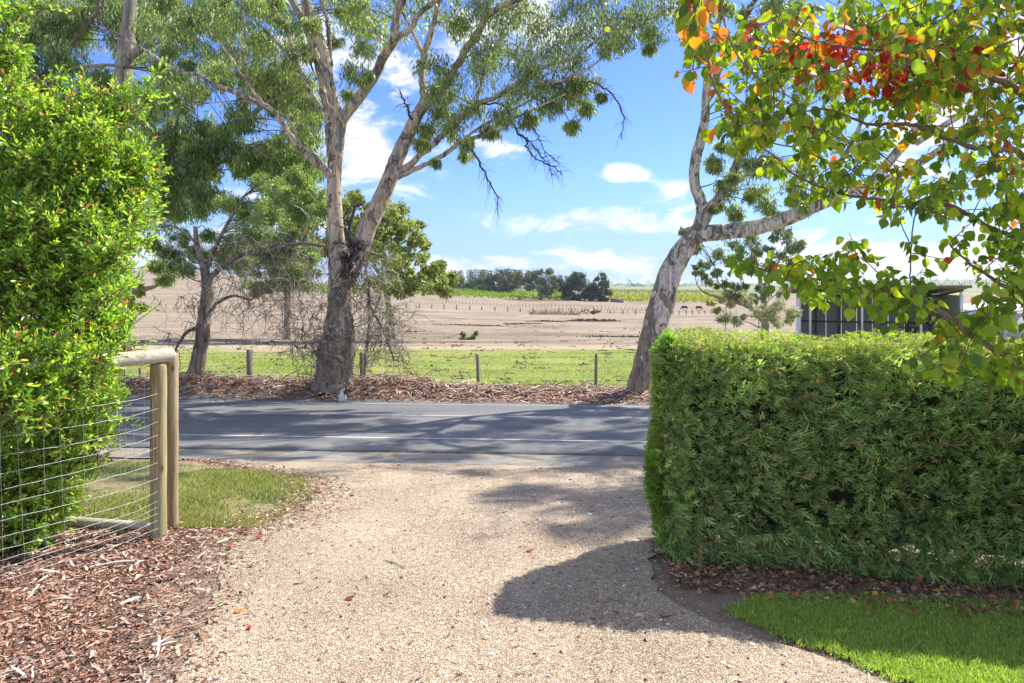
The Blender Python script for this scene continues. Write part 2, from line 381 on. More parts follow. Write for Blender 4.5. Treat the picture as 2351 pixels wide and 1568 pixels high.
def c_road(t, P):
    f = t.noise(P, 90, 3, .8); b = t.noise(t.scale(P, (.25, 1.6, 1)), 1.0, 5, .6)
    c = t.ramp(f, [(.35, (.062, .061, .060)), (.5, (.15, .148, .143)), (.65, (.30, .293, .28))])
    c = t.mix(1, c, t.ramp(b, [(.35, (.78, .79, .8)), (.65, (1.12, 1.12, 1.12))]), 'MULTIPLY')
    return c, f
M_road = ground_mat('asphalt', c_road, .8, (.5, .01), .3)
def c_shoulder(t, P):
    f = t.noise(P, 55, 4, .8); b = t.noise(P, 1.6, 6, .65)
    c = t.ramp(f, [(.33, (.12, .115, .105)), (.5, (.23, .22, .20)), (.68, (.40, .38, .34))])
    return t.mix(t.maprange(b, .48, .62), c, t.mix(1, c, (1.3, 1.1, .85), 'MULTIPLY')), f
M_shoulder = ground_mat('worn_road_edge', c_shoulder, .9, (.5, .01))
def c_line(t, P):
    f = t.noise(t.scale(P, (1, 1, 1)), 45, 5, .8); return t.mix(t.maprange(f, .50, .66), (.60, .60, .59), (.2, .2, .2)), None
M_line = ground_mat('worn_white_road_paint', c_line, .7)
def c_verge(t, P):
    n = t.noise(P, 1.3, 6, .65); f = t.noise(t.scale(P, (30, 18, 1)), 1, 5, .8)
    c = t.mix(t.maprange(n, .42, .58), (.10, .13, .035), (.34, .27, .15)); return t.mix(1, c, t.ramp(f, [(.3, (.5, .5, .5)), (.7, (1.3, 1.3, 1.3))]), 'MULTIPLY'), f
M_verge = ground_mat('patchy_verge_turf', c_verge, .95, (.7, .03))
def c_lawn(t, P):
    f = t.noise(P, 60, 4, .8); return t.ramp(f, [(.3, (.09, .16, .02)), (.7, (.22, .35, .05))]), f
M_lawn = ground_mat('lawn_turf', c_lawn, .95, (.6, .02))
def c_pad(t, P):
    n = t.noise(t.scale(P, (.5, 1, 1)), .55, 7, .65); f = t.noise(t.scale(P, (5, 5, 1)), 1, 7, .75)
    c = t.mix(t.maprange(n, .35, .65), (.20, .265, .05), (.29, .31, .09))
    sep = t.new('ShaderNodeSeparateXYZ'); t.put(sep.inputs[0], P)
    nn = t.noise(t.scale(P, (.16, .4, 1)), 1, 6, .6)
    e = t.math('ADD', sep.outputs[1], t.math('MULTIPLY', nn, 14)); dry = t.maprange(e, 38.0, 40.5)
    c = t.mix(dry, c, (.40, .315, .22))
    d2 = t.maprange(t.noise(t.scale(P, (1.2, 2.2, 1), (5, 5, 5)), 1, 6, .7), .60, .68); c = t.mix(t.math('MULTIPLY', d2, .55), c, (.26, .19, .10))
    return t.mix(1, c, t.ramp(f, [(.3, (.60, .62, .6)), (.65, (1.2, 1.18, 1.15))]), 'MULTIPLY'), f
M_pad = ground_mat('short_green_pasture', c_pad, .95, (.6, .08))
def c_field(t, P):
    n = t.noise(t.scale(P, (.03, .10, .2)), 1, 8, .65); f = t.noise(t.scale(P, (.55, 1.3, 1)), 1, 9, .78)
    c = t.ramp(n, [(.32, (.22, .17, .115)), (.5, (.30, .24, .17)), (.68, (.38, .31, .22))])
    g = t.maprange(t.noise(t.scale(P, (.045, .13, .2), (9, 3, 1)), 1, 7, .7), .60, .70); c = t.mix(t.math('MULTIPLY', g, .55), c, (.30, .32, .11))
    c = t.mix(1, c, t.ramp(f, [(.32, (.50, .47, .44)), (.5, (.98, .98, .98)), (.7, (1.15, 1.15, 1.15))]), 'MULTIPLY')
    md = t.noise(t.scale(P, (.13, .40, 1)), 1, 8, .7); c = t.mix(1, c, t.ramp(md, [(.36, (.66, .63, .60)), (.5, (1, 1, 1)), (.66, (1.14, 1.12, 1.1))]), 'MULTIPLY')
    sep = t.new('ShaderNodeSeparateXYZ'); t.put(sep.inputs[0], P)
    far = t.maprange(sep.outputs[1], 430, 520); side = t.maprange(sep.outputs[0], -60, 60)
    bands = t.noise(t.scale(P, (.0012, .008, 0)), 1, 3, .5)
    fc = t.ramp(bands, [(.40, (.16, .22, .10)), (.46, (.30, .32, .10)), (.52, (.12, .17, .13)), (.58, (.30, .27, .17)), (.66, (.15, .2, .13))])
    return t.mix(t.math('MULTIPLY', far, side), c, fc), f
M_field = ground_mat('dry_grazed_field', c_field, .95, (.5, .25))
def wood_mat(name, a, b, c, sc=(14, 14, 1.3), green=None):
    m, t, p, out = mat(name)
    tc = t.new('ShaderNodeTexCoord').outputs['Object']
    n = t.noise(t.scale(tc, sc), 1, 7, .65, 1.2); f = t.noise(t.scale(tc, tuple(s * 5 for s in sc)), 1, 5, .7)
    col = t.ramp(n, [(.32, a), (.5, b), (.66, c)])
    if green: col = t.mix(t.maprange(t.noise(t.scale(tc, (9, 9, 1.2)), 1, 4), .47, .58), col, green)
    col = t.mix(1, col, t.ramp(f, [(.3, (.7, .7, .7)), (.65, (1.12, 1.12, 1.12))]), 'MULTIPLY')
    k = t.voro(t.scale(tc, (6, 6, 2.2)), 1.0); col = t.mix(t.maprange(k, .03, .10, .8, 0), col, (.10, .06, .03))
    t.put(p.inputs['Base Color'], col); p.inputs['Roughness'].default_value = .8
    t.put(p.inputs['Normal'], t.bump(t.math('ADD', n, f), .5, .008)); return m
M_postg = wood_mat('green_treated_pine', (.24, .18, .09), (.38, .29, .15), (.48, .38, .21), green=(.36, .36, .19))
M_postb = wood_mat('tan_treated_pine', (.24, .18, .10), (.36, .28, .16), (.46, .37, .22))
M_rail = wood_mat('pale_pine_log', (.36, .33, .24), (.50, .46, .35), (.60, .56, .46), sc=(1.3, 14, 14))
M_oldwood = wood_mat('weathered_grey_timber', (.13, .11, .09), (.24, .21, .17), (.36, .32, .27), sc=(20, 20, 2))
def metal(name, col, rough=.45, met=.7):
    m, t, p, out = mat(name); n = t.noise(POS(t), 14, 4)
    t.put(p.inputs['Base Color'], t.mix(n, tuple(c * .8 for c in col), tuple(min(1, c * 1.15) for c in col)))
    p.inputs['Roughness'].default_value = rough; p.inputs['Metallic'].default_value = met; return m
M_wire = metal('galvanised_wire', (.62, .62, .60)); M_wiredark = metal('old_fence_wire', (.25, .25, .24), .6, .4)
M_shed = metal('grey_corrugated_iron', (.50, .53, .54), .6, 0); M_white = metal('white_painted_steel', (.78, .80, .82), .5, 0)
M_roof = metal('rusty_corrugated_roof', (.42, .36, .31), .7, 0)
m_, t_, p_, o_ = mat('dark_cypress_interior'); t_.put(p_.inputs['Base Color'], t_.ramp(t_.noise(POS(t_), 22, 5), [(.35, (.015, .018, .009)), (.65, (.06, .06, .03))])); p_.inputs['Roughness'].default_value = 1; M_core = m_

# ------------------------------------------------------------------ the ground sheets
def sheet(name, ys, xl, xr, nx, m, dz, wob=0.0, thick=0.0, kind='structure', label=None, dens=None):
    ys = np.asarray(ys, float); s = np.linspace(0, 1, nx)
    L = np.array([xl(y) for y in ys]); Rr = np.array([xr(y) for y in ys])
    if wob:
        k = np.cumsum(rng.normal(size=len(ys))) * .3; k -= np.linspace(k[0], k[-1], len(ys)); L = L + wob * np.sin(ys * 5.1 + 1) * .5 + wob * rng.normal(size=len(ys)) * .5; Rr = Rr + wob * np.sin(ys * 4.3) * .5 + wob * rng.normal(size=len(ys)) * .5
    X = L[:, None] * (1 - s) + Rr[:, None] * s; Y = np.repeat(ys[:, None], nx, 1)
    Z = G(X, Y) + dz
    V = np.stack([X, Y, Z], -1).reshape(-1, 3); I = np.arange(len(ys) * nx).reshape(len(ys), nx)
    f = np.stack([I[:-1, :-1], I[:-1, 1:], I[1:, 1:], I[1:, :-1]], -1).reshape(-1, 4)
    mb = MB(); mb.add(V, f); o = mb.build(name, m, None, True, kind)
    return o
def across(name, y0, y1, x0, x1, m, dz, ny=8, nx=120, wob=0., skirt=False):
    """strip running along x, its depth given in road coordinates y' = y + .068 x"""
    xs = np.linspace(x0, x1, nx); t = np.linspace(0, 1, ny)
    w0 = wob * (np.sin(xs * 3.1) * .4 + rng.normal(size=nx) * .6); w1 = wob * (np.sin(xs * 2.3 + 2) * .4 + rng.normal(size=nx) * .6)
    Y = (y0 + w0)[None] * (1 - t[:, None]) + (y1 + w1)[None] * t[:, None] - .068 * np.clip(xs, -25, 25)[None]
    X = np.repeat(xs[None], ny, 0); Z = G(X, Y) + dz
    if skirt: X = np.vstack([X[:1], X]); Z = np.vstack([Z[:1] - .06, Z]); Y = np.vstack([Y[:1] - .01, Y]); ny += 1
    V = np.stack([X, Y, Z], -1).reshape(-1, 3); I = np.arange(ny * nx).reshape(ny, nx)
    f = np.stack([I[:-1, :-1], I[:-1, 1:], I[1:, 1:], I[1:, :-1]], -1).reshape(-1, 4)
    mb = MB(); mb.add(V, f); return mb.build(name, m, None, True, 'structure')
sheet('ground', np.concatenate([np.arange(-12, 4, 1.), np.arange(4, 34.1, .25)]), lambda y: -60, lambda y: 60, 160, M_dirt, -.012)
dl = ([-5, 3.15, 4.14, 4.97, 5.38, 5.8, 6.6, 7.4, 8.2, 9.2], [-1.2, -1.49, -1.75, -1.98, -1.87, -1.76, -1.85, -2.2, -3.0, -4.4])
dr = ([-5, 3.15, 3.45, 3.58, 3.87, 4.1, 4.6, 5.8, 7, 8.2, 9.2], [3.0, 1.72, 1.40, 1.20, .98, .86, .90, 2.2, 3.0, 5, 9])
sheet('driveway', np.concatenate([np.arange(-5, 2.5, .5), np.arange(2.5, 9.21, .08)]), lambda y: np.interp(y, *dl), lambda y: np.interp(y, *dr), 60, M_gravel, .004, .03)
sheet('mulch_bed', np.concatenate([np.arange(-5, 2.5, .5), np.arange(2.5, 5.21, .06)]), lambda y: -12, lambda y: np.interp(y, *dl) - .30, 60, M_mulch, .006, .16)
ll = ([2.0, 3.0, 3.15, 3.45, 3.58, 3.87, 4.02], [2.4, 1.95, 1.80, 1.52, 1.36, 1.18, 1.45])
lr_ = ([2, 3.6, 3.8, 4.02], [6, 6, 4.0, 2.2])
def lawn_l(y): return np.interp(y, *ll)
def lawn_r(y): return np.interp(y, *lr_)
sheet('lawn', np.arange(1.8, 4.03, .05), lambda y: lawn_l(y) + .02, lawn_r, 40, M_lawn, .008, .02)
sheet('verge_turf', np.arange(5.15, 8.8, .1), lambda y: -12, lambda y: np.interp(y, dl[0], dl[1]) + .02 - .25 * (y > 8), 60, M_verge, .006, .05)
across('road_shoulder', 8.75, 9.85, -60, 60, M_shoulder, .007, 8, 500, .08)
across('road', 9.78, 16.85, -60, 60, M_road, .030, 24, 400, .015, True)
for y0, w in ((11.0, .075), (13.55, .07), (16.15, .07)): across('road_line', y0, y0 + w, -60, 60, M_line, .034, 2, 200)
across('road_line', 13.72, 13.77, .3, 60, M_line, .034, 2, 120)
sheet('paddock', np.arange(18.9, 36.3, .5), lambda y: -80, lambda y: 80, 120, M_pad, .006)
def build_field():
    ys = np.exp(np.linspace(math.log(34), math.log(9000), 170)); us = np.concatenate([np.linspace(-2.2, -1.0, 14), np.linspace(-.98, .98, 130), np.linspace(1.0, 2.2, 14)])
    Y, U = np.meshgrid(ys, us, indexing='ij'); X = U * Y
    bumps = (np.sin(X * .21 + Y * .13) + np.sin(Y * .45 + X * .08) * .7) * .08 * sstep(Y, 36, 60)
    Z = G(X, Y) + bumps - .02
    g = np.exp(-((X - 18 - (Y - 100) * .1) / 9) ** 2) * 0
    V = np.stack([X, Y, Z], -1).reshape(-1, 3); I = np.arange(Y.size).reshape(Y.shape)
    f = np.stack([I[:-1, :-1], I[:-1, 1:], I[1:, 1:], I[1:, :-1]], -1).reshape(-1, 4)
    mb = MB(); mb.add(V, f); mb.build('field', M_field, None, True, 'structure')
build_field()

# ------------------------------------------------------------------ fine ground cover
def in_drive(x, y): return (x > np.interp(y, *dl)) & (x < np.interp(y, *dr))
def stones():
    mb = MB(); n = 88000
    y = 2.9 + 4.2 * rng.random(n) ** 1.5; x = rng.uniform(-2.9, 3, n)
    l = np.interp(y, *dl); r = np.interp(y, *dr)
    k = (x > l - .25 * rng.random(n) ** 2 * 2) & (x < r + .22 * rng.random(n) ** 2); x, y = x[k], y[k]; n = len(x)
    s = rng.lognormal(math.log(.0062), .42, n).clip(.003, .024)
    c = pick([(.40, .31, .21), (.56, .45, .32), (.66, .56, .43), (.74, .66, .55), (.80, .76, .68), (.42, .40, .37), (.16, .11, .075), (.52, .36, .21)], n, .12, [.10, .17, .20, .20, .13, .05, .12, .03])
    ax = rng.normal(size=(n, 3)) * [1, 1, .25]; sd_ = rng.normal(size=(n, 3)) * [1, 1, .2]
    sc = np.stack([s * rng.uniform(.7, 1.1, n), s, s * rng.uniform(.6, 1, n)], 1)
    trk = np.exp(-((x + .75 + .05 * np.sin(y * 2)) / .22) ** 2) + np.exp(-((x - .45 + .05 * np.sin(y * 2)) / .22) ** 2); kp = rng.random(n) > .62 * trk; x, y, s, ax, sd_, sc, c = x[kp], y[kp], s[kp], ax[kp], sd_[kp], sc[kp], c[kp]
    place(mb, *GRIT, np.stack([x, y, G(x, y) + .004 + s * .03], 1), ax, sd_, sc, c)
    n = 2600; y = 2.9 + 5.5 * rng.random(n) ** 1.3; x = rng.uniform(-3, 3.5, n); k = in_drive(x, y); x, y = x[k], y[k]; n = len(x); s = rng.uniform(.014, .034, n)
    place(mb, *GRIT, np.stack([x, y, G(x, y) + .006], 1), rng.normal(size=(n, 3)) * [1, 1, .2], rng.normal(size=(n, 3)) * [1, 1, .2], np.stack([s, s * rng.uniform(.6, 1, n), s * .7], 1), pick([(.60, .50, .38), (.74, .68, .58), (.30, .24, .18), (.46, .36, .26), (.80, .77, .72), (.20, .16, .12)], n))
    mb.build('gravel', M_stone, kind='stuff')
stones()
PAL_CHIP = [(.38, .20, .13), (.28, .135, .085), (.48, .31, .22), (.58, .46, .37), (.68, .58, .50), (.18, .11, .075), (.40, .18, .10), (.12, .08, .055)]
def chips(mb, x, y, smin, smax, aspect=(3, 7), w=None, lift=.03):
    n = len(x); s = rng.uniform(smin, smax, n) ; asp = rng.uniform(*aspect, n)
    ax = rng.normal(size=(n, 3)) * [1, 1, .12]; sd_ = rng.normal(size=(n, 3)) * [1, 1, .22]
    sc = np.stack([s / asp, s, s * .35 * rng.normal(size=n)], 1)
    place(mb, *CHIP, np.stack([x, y, G(x, y) + .006 + lift * rng.random(n) ** 2], 1), ax, sd_, sc, pick(PAL_CHIP, n, .2, w))
def bark_near():
    mb = MB(); n = 92000
    y = 2.9 + 2.7 * rng.random(n); x = rng.uniform(-5.0, -1.0, n); l = np.interp(y, *dl)
    dist = l - x; k = (dist > -.30) & (rng.random(n) < np.clip(.04 + (dist + .25) * .95, 0, 1)) & ~((y > 5.15) & (rng.random(n) < .9)); x, y = x[k], y[k]
    chips(mb, x, y, .007, .032, (1.8, 6), [.2, .22, .16, .09, .04, .14, .07, .08])
    n = 1300; y = 2.9 + 2.2 * rng.random(n); x = rng.uniform(-4, -1.6, n); k = np.interp(y, *dl) - x > 0; chips(mb, x[k], y[k], .04, .11, (5, 12), [.1, .05, .25, .3, .25, .05, 0, 0])
    # edge of the verge, and strays on the gravel
    n = 5000; y = rng.uniform(5.0, 9, n); x = np.interp(y, *dl) + rng.normal(size=n) * .18; chips(mb, x, y, .012, .045)
    n = 900; y = rng.uniform(3, 9, n); x = rng.uniform(-1.8, 2.2, n); k = in_drive(x, y); chips(mb, x[k], y[k], .012, .05, (3, 8), lift=.008)
    # under the hedge
    n = 9000; x = rng.uniform(.95, 5, n); fy = 4.55 - .218 * (x - .97); y = fy - .42 + .75 * rng.random(n); k = rng.random(n) < .9
    chips(mb, x[k], y[k], .010, .036, (1.2, 3), [.22, .2, .1, .03, .02, .25, .04, .14])
    n = 420; x = rng.uniform(.95, 5, n); y = 4.55 - .218 * (x - .97) - .5 + .45 * rng.random(n); s_ = rng.uniform(.02, .045, n)
    place(mb, *PEAR_LEAF, np.stack([x, y, G(x, y) + .03], 1), rng.normal(size=(n, 3)) * [1, 1, .3], rng.normal(size=(n, 3)) * [1, 1, .3], np.stack([s_ * .8, s_, s_], 1), pick([(.5, .36, .08), (.42, .12, .05), (.3, .18, .09), (.5, .25, .08), (.3, .3, .08)], n))
    mb.build('bark_litter', M_litter, kind='stuff', label='reddish brown bark chips and dry leaves along the fence, verge edge and hedge foot')
bark_near()
def bark_far():
    mb = MB(); n = 26000
    x = rng.uniform(-24, 4.6, n); yr = rng.normal(size=n) * .62 + 18.0; yr = yr.clip(16.75, 19.4); y = yr - .068 * x
    k = rng.random(n) < np.where(x > 3, .3, 1); x, y = x[k], y[k]
    chips(mb, x, y, .06, .30, (6, 16), [.22, .14, .22, .18, .10, .06, .05, .03], lift=.14)
    n = 2200; x = rng.uniform(-24, 3.6, n); y = rng.normal(size=n) * .5 + 18.1 - .068 * x
    P0 = np.stack([x, y, G(x, y) + rng.random(n) * .1], 1); d = rng.normal(size=(n, 3)) * [1, .6, .16]; d = norm(d); L = rng.uniform(.2, .8, n)[:, None]
    up = np.array([0, 0, 1]); P = np.stack([P0, P0 + d * L * .35 + up * rng.uniform(0, .09, n)[:, None], P0 + d * L * .7 + up * rng.uniform(0, .09, n)[:, None], P0 + d * L], 1)
    tubes(mb, P, np.repeat(rng.uniform(.006, .018, n)[:, None], 4, 1), 3, pick([(.48, .38, .30), (.35, .25, .18), (.58, .50, .42), (.25, .16, .11)], n))
    mb.build('fallen_bark', M_litter, kind='stuff', label='long curled strips of shed bark heaped along the far road edge')
bark_far()
def grass(name, x, y, h, pal, m, w=None, wd_=1.0, lean=.5):
    n = len(x); mb = MB(); ax = rng.normal(size=(n, 3)) * [lean, lean, 0] + [0, 0, 1]
    hh = rng.uniform(h[0], h[1], n); place(mb, *BLADE, np.stack([x, y, G(x, y) + .003], 1), ax, rdir(n), np.stack([hh * wd_ * 1.3, hh, hh], 1), pick(pal, n, .18, w))
    return mb.build(name, m, kind='stuff')
n = 130000; y = rng.uniform(2.6, 4.04, n); x = rng.uniform(1.1, 4.2, n); k = (x > lawn_l(y) + .02 * np.sin(y * 23) + .015 * np.sin(y * 61) + rng.normal(size=n) * .035) & (x < lawn_r(y) + rng.normal(size=n) * .04) & (x < y * .78 + .3); x, y = x[k], y[k]
grass('lawn_grass', x, y, (.018, .036), [(.33, .45, .09), (.40, .50, .12), (.55, .52, .26), (.20, .31, .06), (.46, .52, .16)], M_grass, [.28, .26, .12, .18, .16], 1.5)
n = 150000; y = 5.2 + 3.5 * rng.random(n) ** 1.4; x = rng.uniform(-6.5, -1.6, n); nz = np.sin(x * 2.1 + y) * np.sin(y * 1.7 - x * .6) + rng.normal(size=n) * .4
e = np.interp(y, *dl); k = (x < e + rng.normal(size=n) * .05) & (x > -y * .8) & (nz > -.75 + .5 * (y - 5.3)); x, y = x[k], y[k]
grass('verge_grass', x, y, (.02, .05), [(.16, .22, .045), (.24, .28, .08), (.38, .34, .15), (.10, .15, .035), (.48, .41, .24)], M_grass, [.22, .22, .24, .12, .20], 1.3)
n = 60000; y = 18.9 + 13 * rng.random(n) ** 1.5; x = rng.uniform(-.75, .3, n) * y
nz = np.sin(x * .9) * np.sin(y * 1.3 + x * .4); k = nz + rng.normal(size=n) * .5 > -.3
grass('paddock_grass', x[k], y[k], (.03, .075), [(.21, .28, .05), (.27, .31, .07), (.15, .21, .035), (.34, .32, .14)], M_grass, None, 2.4)
def clods():
    mb = MB(); n = 900
    y = 19.3 + 80 * rng.random(n) ** 1.6; x = rng.uniform(-.6, .25, n) * y; s = rng.uniform(.05, .17, n)
    k = rng.random(n) < .9; x, y, s = x[k], y[k], s[k]; n = len(x)
    for j in range(4):
        xx = x + rng.normal(size=n) * s * 1.2; yy = y + rng.normal(size=n) * s * .6; place(mb, *STONE, np.stack([xx, yy, G(xx, yy) + s * .1], 1), rng.normal(size=(n, 3)) * [1, 1, .1], rng.normal(size=(n, 3)) * [1, 1, .1], np.stack([s * 1.6, s * 1.1, s * .55], 1), pick([(.10, .075, .045), (.17, .13, .08), (.24, .19, .13)], n))
    mb.build('soil_clods', M_stone, kind='stuff')
clods()

# ------------------------------------------------------------------ limb and foliage tools
def limb_pts(data, depth, n=5):
    """data rows (px, v, width_px[, depth])"""
    P = []; R = []
    for i, r in enumerate(data):
        d = r[3] if len(r) > 3 else (depth if np.isscalar(depth) else depth[0] + (depth[1] - depth[0]) * i / (len(data) - 1))
        P.append(W(r[0], r[1], d)); R.append(r[2] / 2 * d / F)
    PR = spline(np.hstack([np.array(P), np.array(R)[:, None]]), n)
    return PR[:, :3], np.maximum(PR[:, 3], .003)
class Tree:
    def __init__(s, name, label, cat, base, bark):
        s.o = thing(name, label, cat, base); s.bark = bark; s.pts = []; s.rad = []; s.crown = MB(); s.tw = MB()
    def limb(s, data, depth, name='limb', sides=12, wob=.012, n=5, label=None, flare=0, lumps=0):
        P, R = limb_pts(data, depth, n)
        P[1:-1] += rng.normal(size=P[1:-1].shape) * np.minimum(R[1:-1], .1)[:, None] * (.05 if sides > 13 else .16)
        if flare: 
            R = R * (1 + flare * np.exp(-np.arange(len(R)) / 1.5))
        mb = MB(); tubes(mb, P, R, sides, rough=.03 + lumps); mb.build(name, s.bark, s.o, True, label=label)
        s.pts.append(P); s.rad.append(R); return P
    def near(s, c):
        A = np.concatenate(s.pts); R = np.concatenate(s.rad); d = np.linalg.norm(A - c, axis=1) + np.maximum(0, A[:, 2] - c[2]) * .6 + R * 2
        return A[np.argmin(d)]
    def clusters(s, cen, rad, per, leaf=(.09, .16), pal=None, w=None, droop=1.3, tmpl=GUM_LEAF, sub=14, twigcol=(.16, .12, .09), flat=.75, connect=True, spread=.42, wide=1.0):
        """cen (N,3), rad (N,): tufts on twigs inside each cluster, leaves hanging from each tuft"""
        cen = np.asarray(cen); N = len(cen); K = sub
        off = rdir(N * K).reshape(N, K, 3) * (rng.random((N, K, 1)) ** .45) * np.asarray(rad)[:, None, None] * [1, 1, flat]
        T = cen[:, None] + off; st = cen[:, None] * .7 + T * .3 + [0, 0, .0]
        mid = (st + T) / 2 + rng.normal(size=T.shape) * np.asarray(rad)[:, None, None] * .08 + [0, 0, .04]
        P = np.stack([np.broadcast_to(cen[:, None], T.shape) * .85 + mid * .15, T], 2).reshape(-1, 2, 3)
        tubes(s.tw, P, np.tile([.006, .0025], (N * K, 1)), 3, twigcol)
        if connect:
            for c in cen:
                a = s.near(c); dd = np.linalg.norm(c - a)
                m1 = a + (c - a) * .35 + [0, 0, .08 * dd] + rng.normal(size=3) * .04 * dd; m2 = a + (c - a) * .7 + [0, 0, .08 * dd] + rng.normal(size=3) * .04 * dd
                Q = spline([a, m1, m2, c], 3); tubes(s.tw, Q, np.linspace(min(.02, .006 + dd * .007), .005, len(Q)), 4, twigcol)
        T = T.reshape(-1, 3); M = len(T); n = M * per
        org = np.repeat(T, per, 0) + rng.normal(size=(n, 3)) * spread * .5 * np.repeat(np.repeat(rad, K), per)[:, None]
        ax = rng.normal(size=(n, 3)) * .75 + [0, 0, -droop]
        if pal is None: pal = [(.19, .24, .10), (.25, .30, .13), (.33, .37, .17), (.13, .17, .09), (.41, .42, .24)]
        tone = np.repeat(rng.uniform(.75, 1.25, M), per)[:, None] * np.repeat(rng.uniform(.85, 1.15, N), K * per)[:, None]
        col = pick(pal, n, .12, w) * tone; sz = rng.uniform(*leaf, n)
        place(s.crown, *tmpl, org, ax, rdir(n), np.stack([sz * wide, sz, sz], 1), col)
    def finish(s, m=None, label=None):
        if s.tw.n: s.tw.build('twigs', M_twig, s.o, kind='stuff')
        if s.crown.n: s.crown.build('crown', m or M_gumleaf, s.o, kind='stuff', label=label)
def blobs(lst, dep, split=0):
    c = []; r = []
    if split: lst = [(b[0] + rng.normal() * b[2] * .6, b[1] + rng.normal() * b[2] * .5, b[2] * rng.uniform(.3, .7)) + tuple(b[3:]) for b in lst for _ in range(split)]
    for b in lst:
        d = rng.uniform(*dep) if len(b) < 4 else b[3]
        c.append(W(b[0], b[1], d)); r.append(b[2] * d / F)
    return np.array(c), np.array(r)

# ------------------------------------------------------------------ main gum tree
b0 = W(770, 885, 18.0)
T1 = Tree('gum_tree', 'big pale-barked gum tree forking into many stems beside the road', 'tree', b0, M_gum)
T1.limb([(768, 900, 112), (769, 880, 92), (772, 840, 78), (776, 790, 72), (779, 740, 64), (780, 700, 54), (781, 655, 50), (786, 615, 44), (790, 590, 22)], 18, 'trunk', 24, n=5, lumps=.02)
T1.limb([(782, 660, 43.7), (776, 610, 40.3), (772, 540, 37.0), (768, 470, 33.6), (767, 400, 31.9), (773, 340, 31.9), (778, 300, 31.9), (781, 275, 30.2)], 17.9, 'stem', 16)
T1.limb([(776, 300, 21.8), (773, 259, 25.2), (759, 207, 23.5), (744, 122, 22.7), (725, 70, 21.8), (703, 11, 18.5), (680, -60, 15.1), (640, -150, 10.1), (600, -230, 5.9)], (17.9, 17.2), 'stem', 14)
T1.limb([(760, 362, 16.8), (758, 325, 20.2), (751, 259, 20.2), (737, 180, 18.5), (722, 118, 18.5), (700, 50, 16.8), (668, 0, 15.1), (630, -80, 10.1)], (18.0, 18.8), 'stem', 12)
T1.limb([(757, 170, 8.4), (759, 148, 10.1), (755, 90, 10.1), (751, 48, 9.2), (738, 0, 8.4), (728, -70, 5.9)], 17.7, 'limb', 8)
T1.limb([(780, 295, 20.2), (790, 268, 25.2), (814, 236, 25.2), (858, 177, 22.7), (881, 129, 21.8), (903, 92, 20.2), (910, 37, 18.5), (925, 0, 16.8), (945, -70, 14.3), (960, -160, 10.1), (955, -240, 5.9)], (17.9, 17.0), 'stem', 14)
T1.limb([(898, 105, 11.8), (915, 85, 14.3), (940, 68, 13.4), (962, 33, 12.6), (1003, 0, 11.8), (1050, -60, 9.2), (1090, -130, 5.9)], (17.4, 16.4), 'limb', 10)
T1.limb([(762, 415, 15.1), (750, 391, 17.6), (721, 373, 16.0), (669, 317, 14.3), (633, 260, 12.6), (598, 237, 11.8), (549, 215, 10.9), (493, 194, 10.1), (454, 171, 9.2), (422, 167, 8.4), (373, 141, 7.6), (327, 113, 6.7), (274, 81, 5.0), (225, 60, 3.4)], (17.8, 16.4), 'limb', 10)
T1.limb([(612, 243, 5.9), (598, 230, 7.6), (570, 187, 6.7), (556, 113, 5.9), (563, 70, 5.0), (556, 18, 4.2), (540, -40, 2.5)], 17.2, 'limb', 7)
T1.limb([(577, 200, 5.0), (550, 165, 5.9), (531, 134, 5.0), (507, 102, 4.2), (480, 70, 2.5)], 17.0, 'limb', 7)
T1.limb([(755, 285, 9.2), (743, 264, 10.1), (711, 211, 9.2), (679, 141, 8.4), (658, 70, 7.6), (630, 18, 5.9), (590, -60, 4.2)], (18, 18.8), 'limb', 9)
T1.limb([(682, 148, 5.0), (669, 134, 5.9), (616, 77, 5.9), (563, 21, 5.0), (520, -40, 3.4)], 18.4, 'limb', 7)
T1.limb([(752, 388, 5.0), (743, 377, 5.9), (686, 317, 5.9), (669, 282, 5.0), (633, 253, 4.2), (560, 232, 3.4), (440, 240, 2.5)], 17.4, 'limb', 7)
T1.limb([(790, 660, 38.6), (806, 622, 42.0), (828, 570, 42.0), (844, 525, 42.0), (870, 469, 39.5), (892, 418, 36.1), (910, 370, 33.6), (936, 314, 31.9), (958, 266, 28.6), (975, 238, 25.2)], (18.0, 17.6), 'stem', 16)
T1.limb([(966, 255, 16.8), (973, 222, 17.6), (969, 166, 15.1), (974, 129, 15.1), (992, 74, 14.3), (1003, 18, 12.6), (1012, -50, 10.1), (1010, -140, 6.7)], 17.7, 'stem', 10)
T1.limb([(972, 135, 6.7), (966, 116, 9.2), (947, 70, 7.6), (925, 30, 6.7), (900, -10, 5.0)], 17.8, 'limb', 7)
T1.limb([(966, 255, 18.5), (999, 222, 20.2), (1029, 185, 18.5), (1058, 133, 17.6), (1102, 66, 16.8), (1120, 33, 15.1), (1154, 13, 14.3), (1191, -3, 12.6), (1260, -40, 10.1), (1340, -70, 6.7)], (17.5, 16.4), 'stem', 12)
T1.limb([(898, 415, 15.1), (912, 403, 18.5), (947, 373, 15.1), (999, 325, 14.3), (1058, 273, 13.4), (1102, 236, 11.8), (1147, 218, 10.9), (1202, 181, 10.1), (1258, 151, 8.4), (1332, 122, 6.7), (1387, 74, 5.0), (1430, 20, 3.4)], (17.5, 16.0), 'limb', 10)
T1.limb([(1205, 181, 5.0), (1221, 177, 6.7), (1250, 188, 6.7), (1309, 181, 5.9), (1354, 155, 5.0), (1387, 129, 4.2), (1435, 89, 3.4), (1480, 50, 2.5)], 16.2, 'limb', 7)
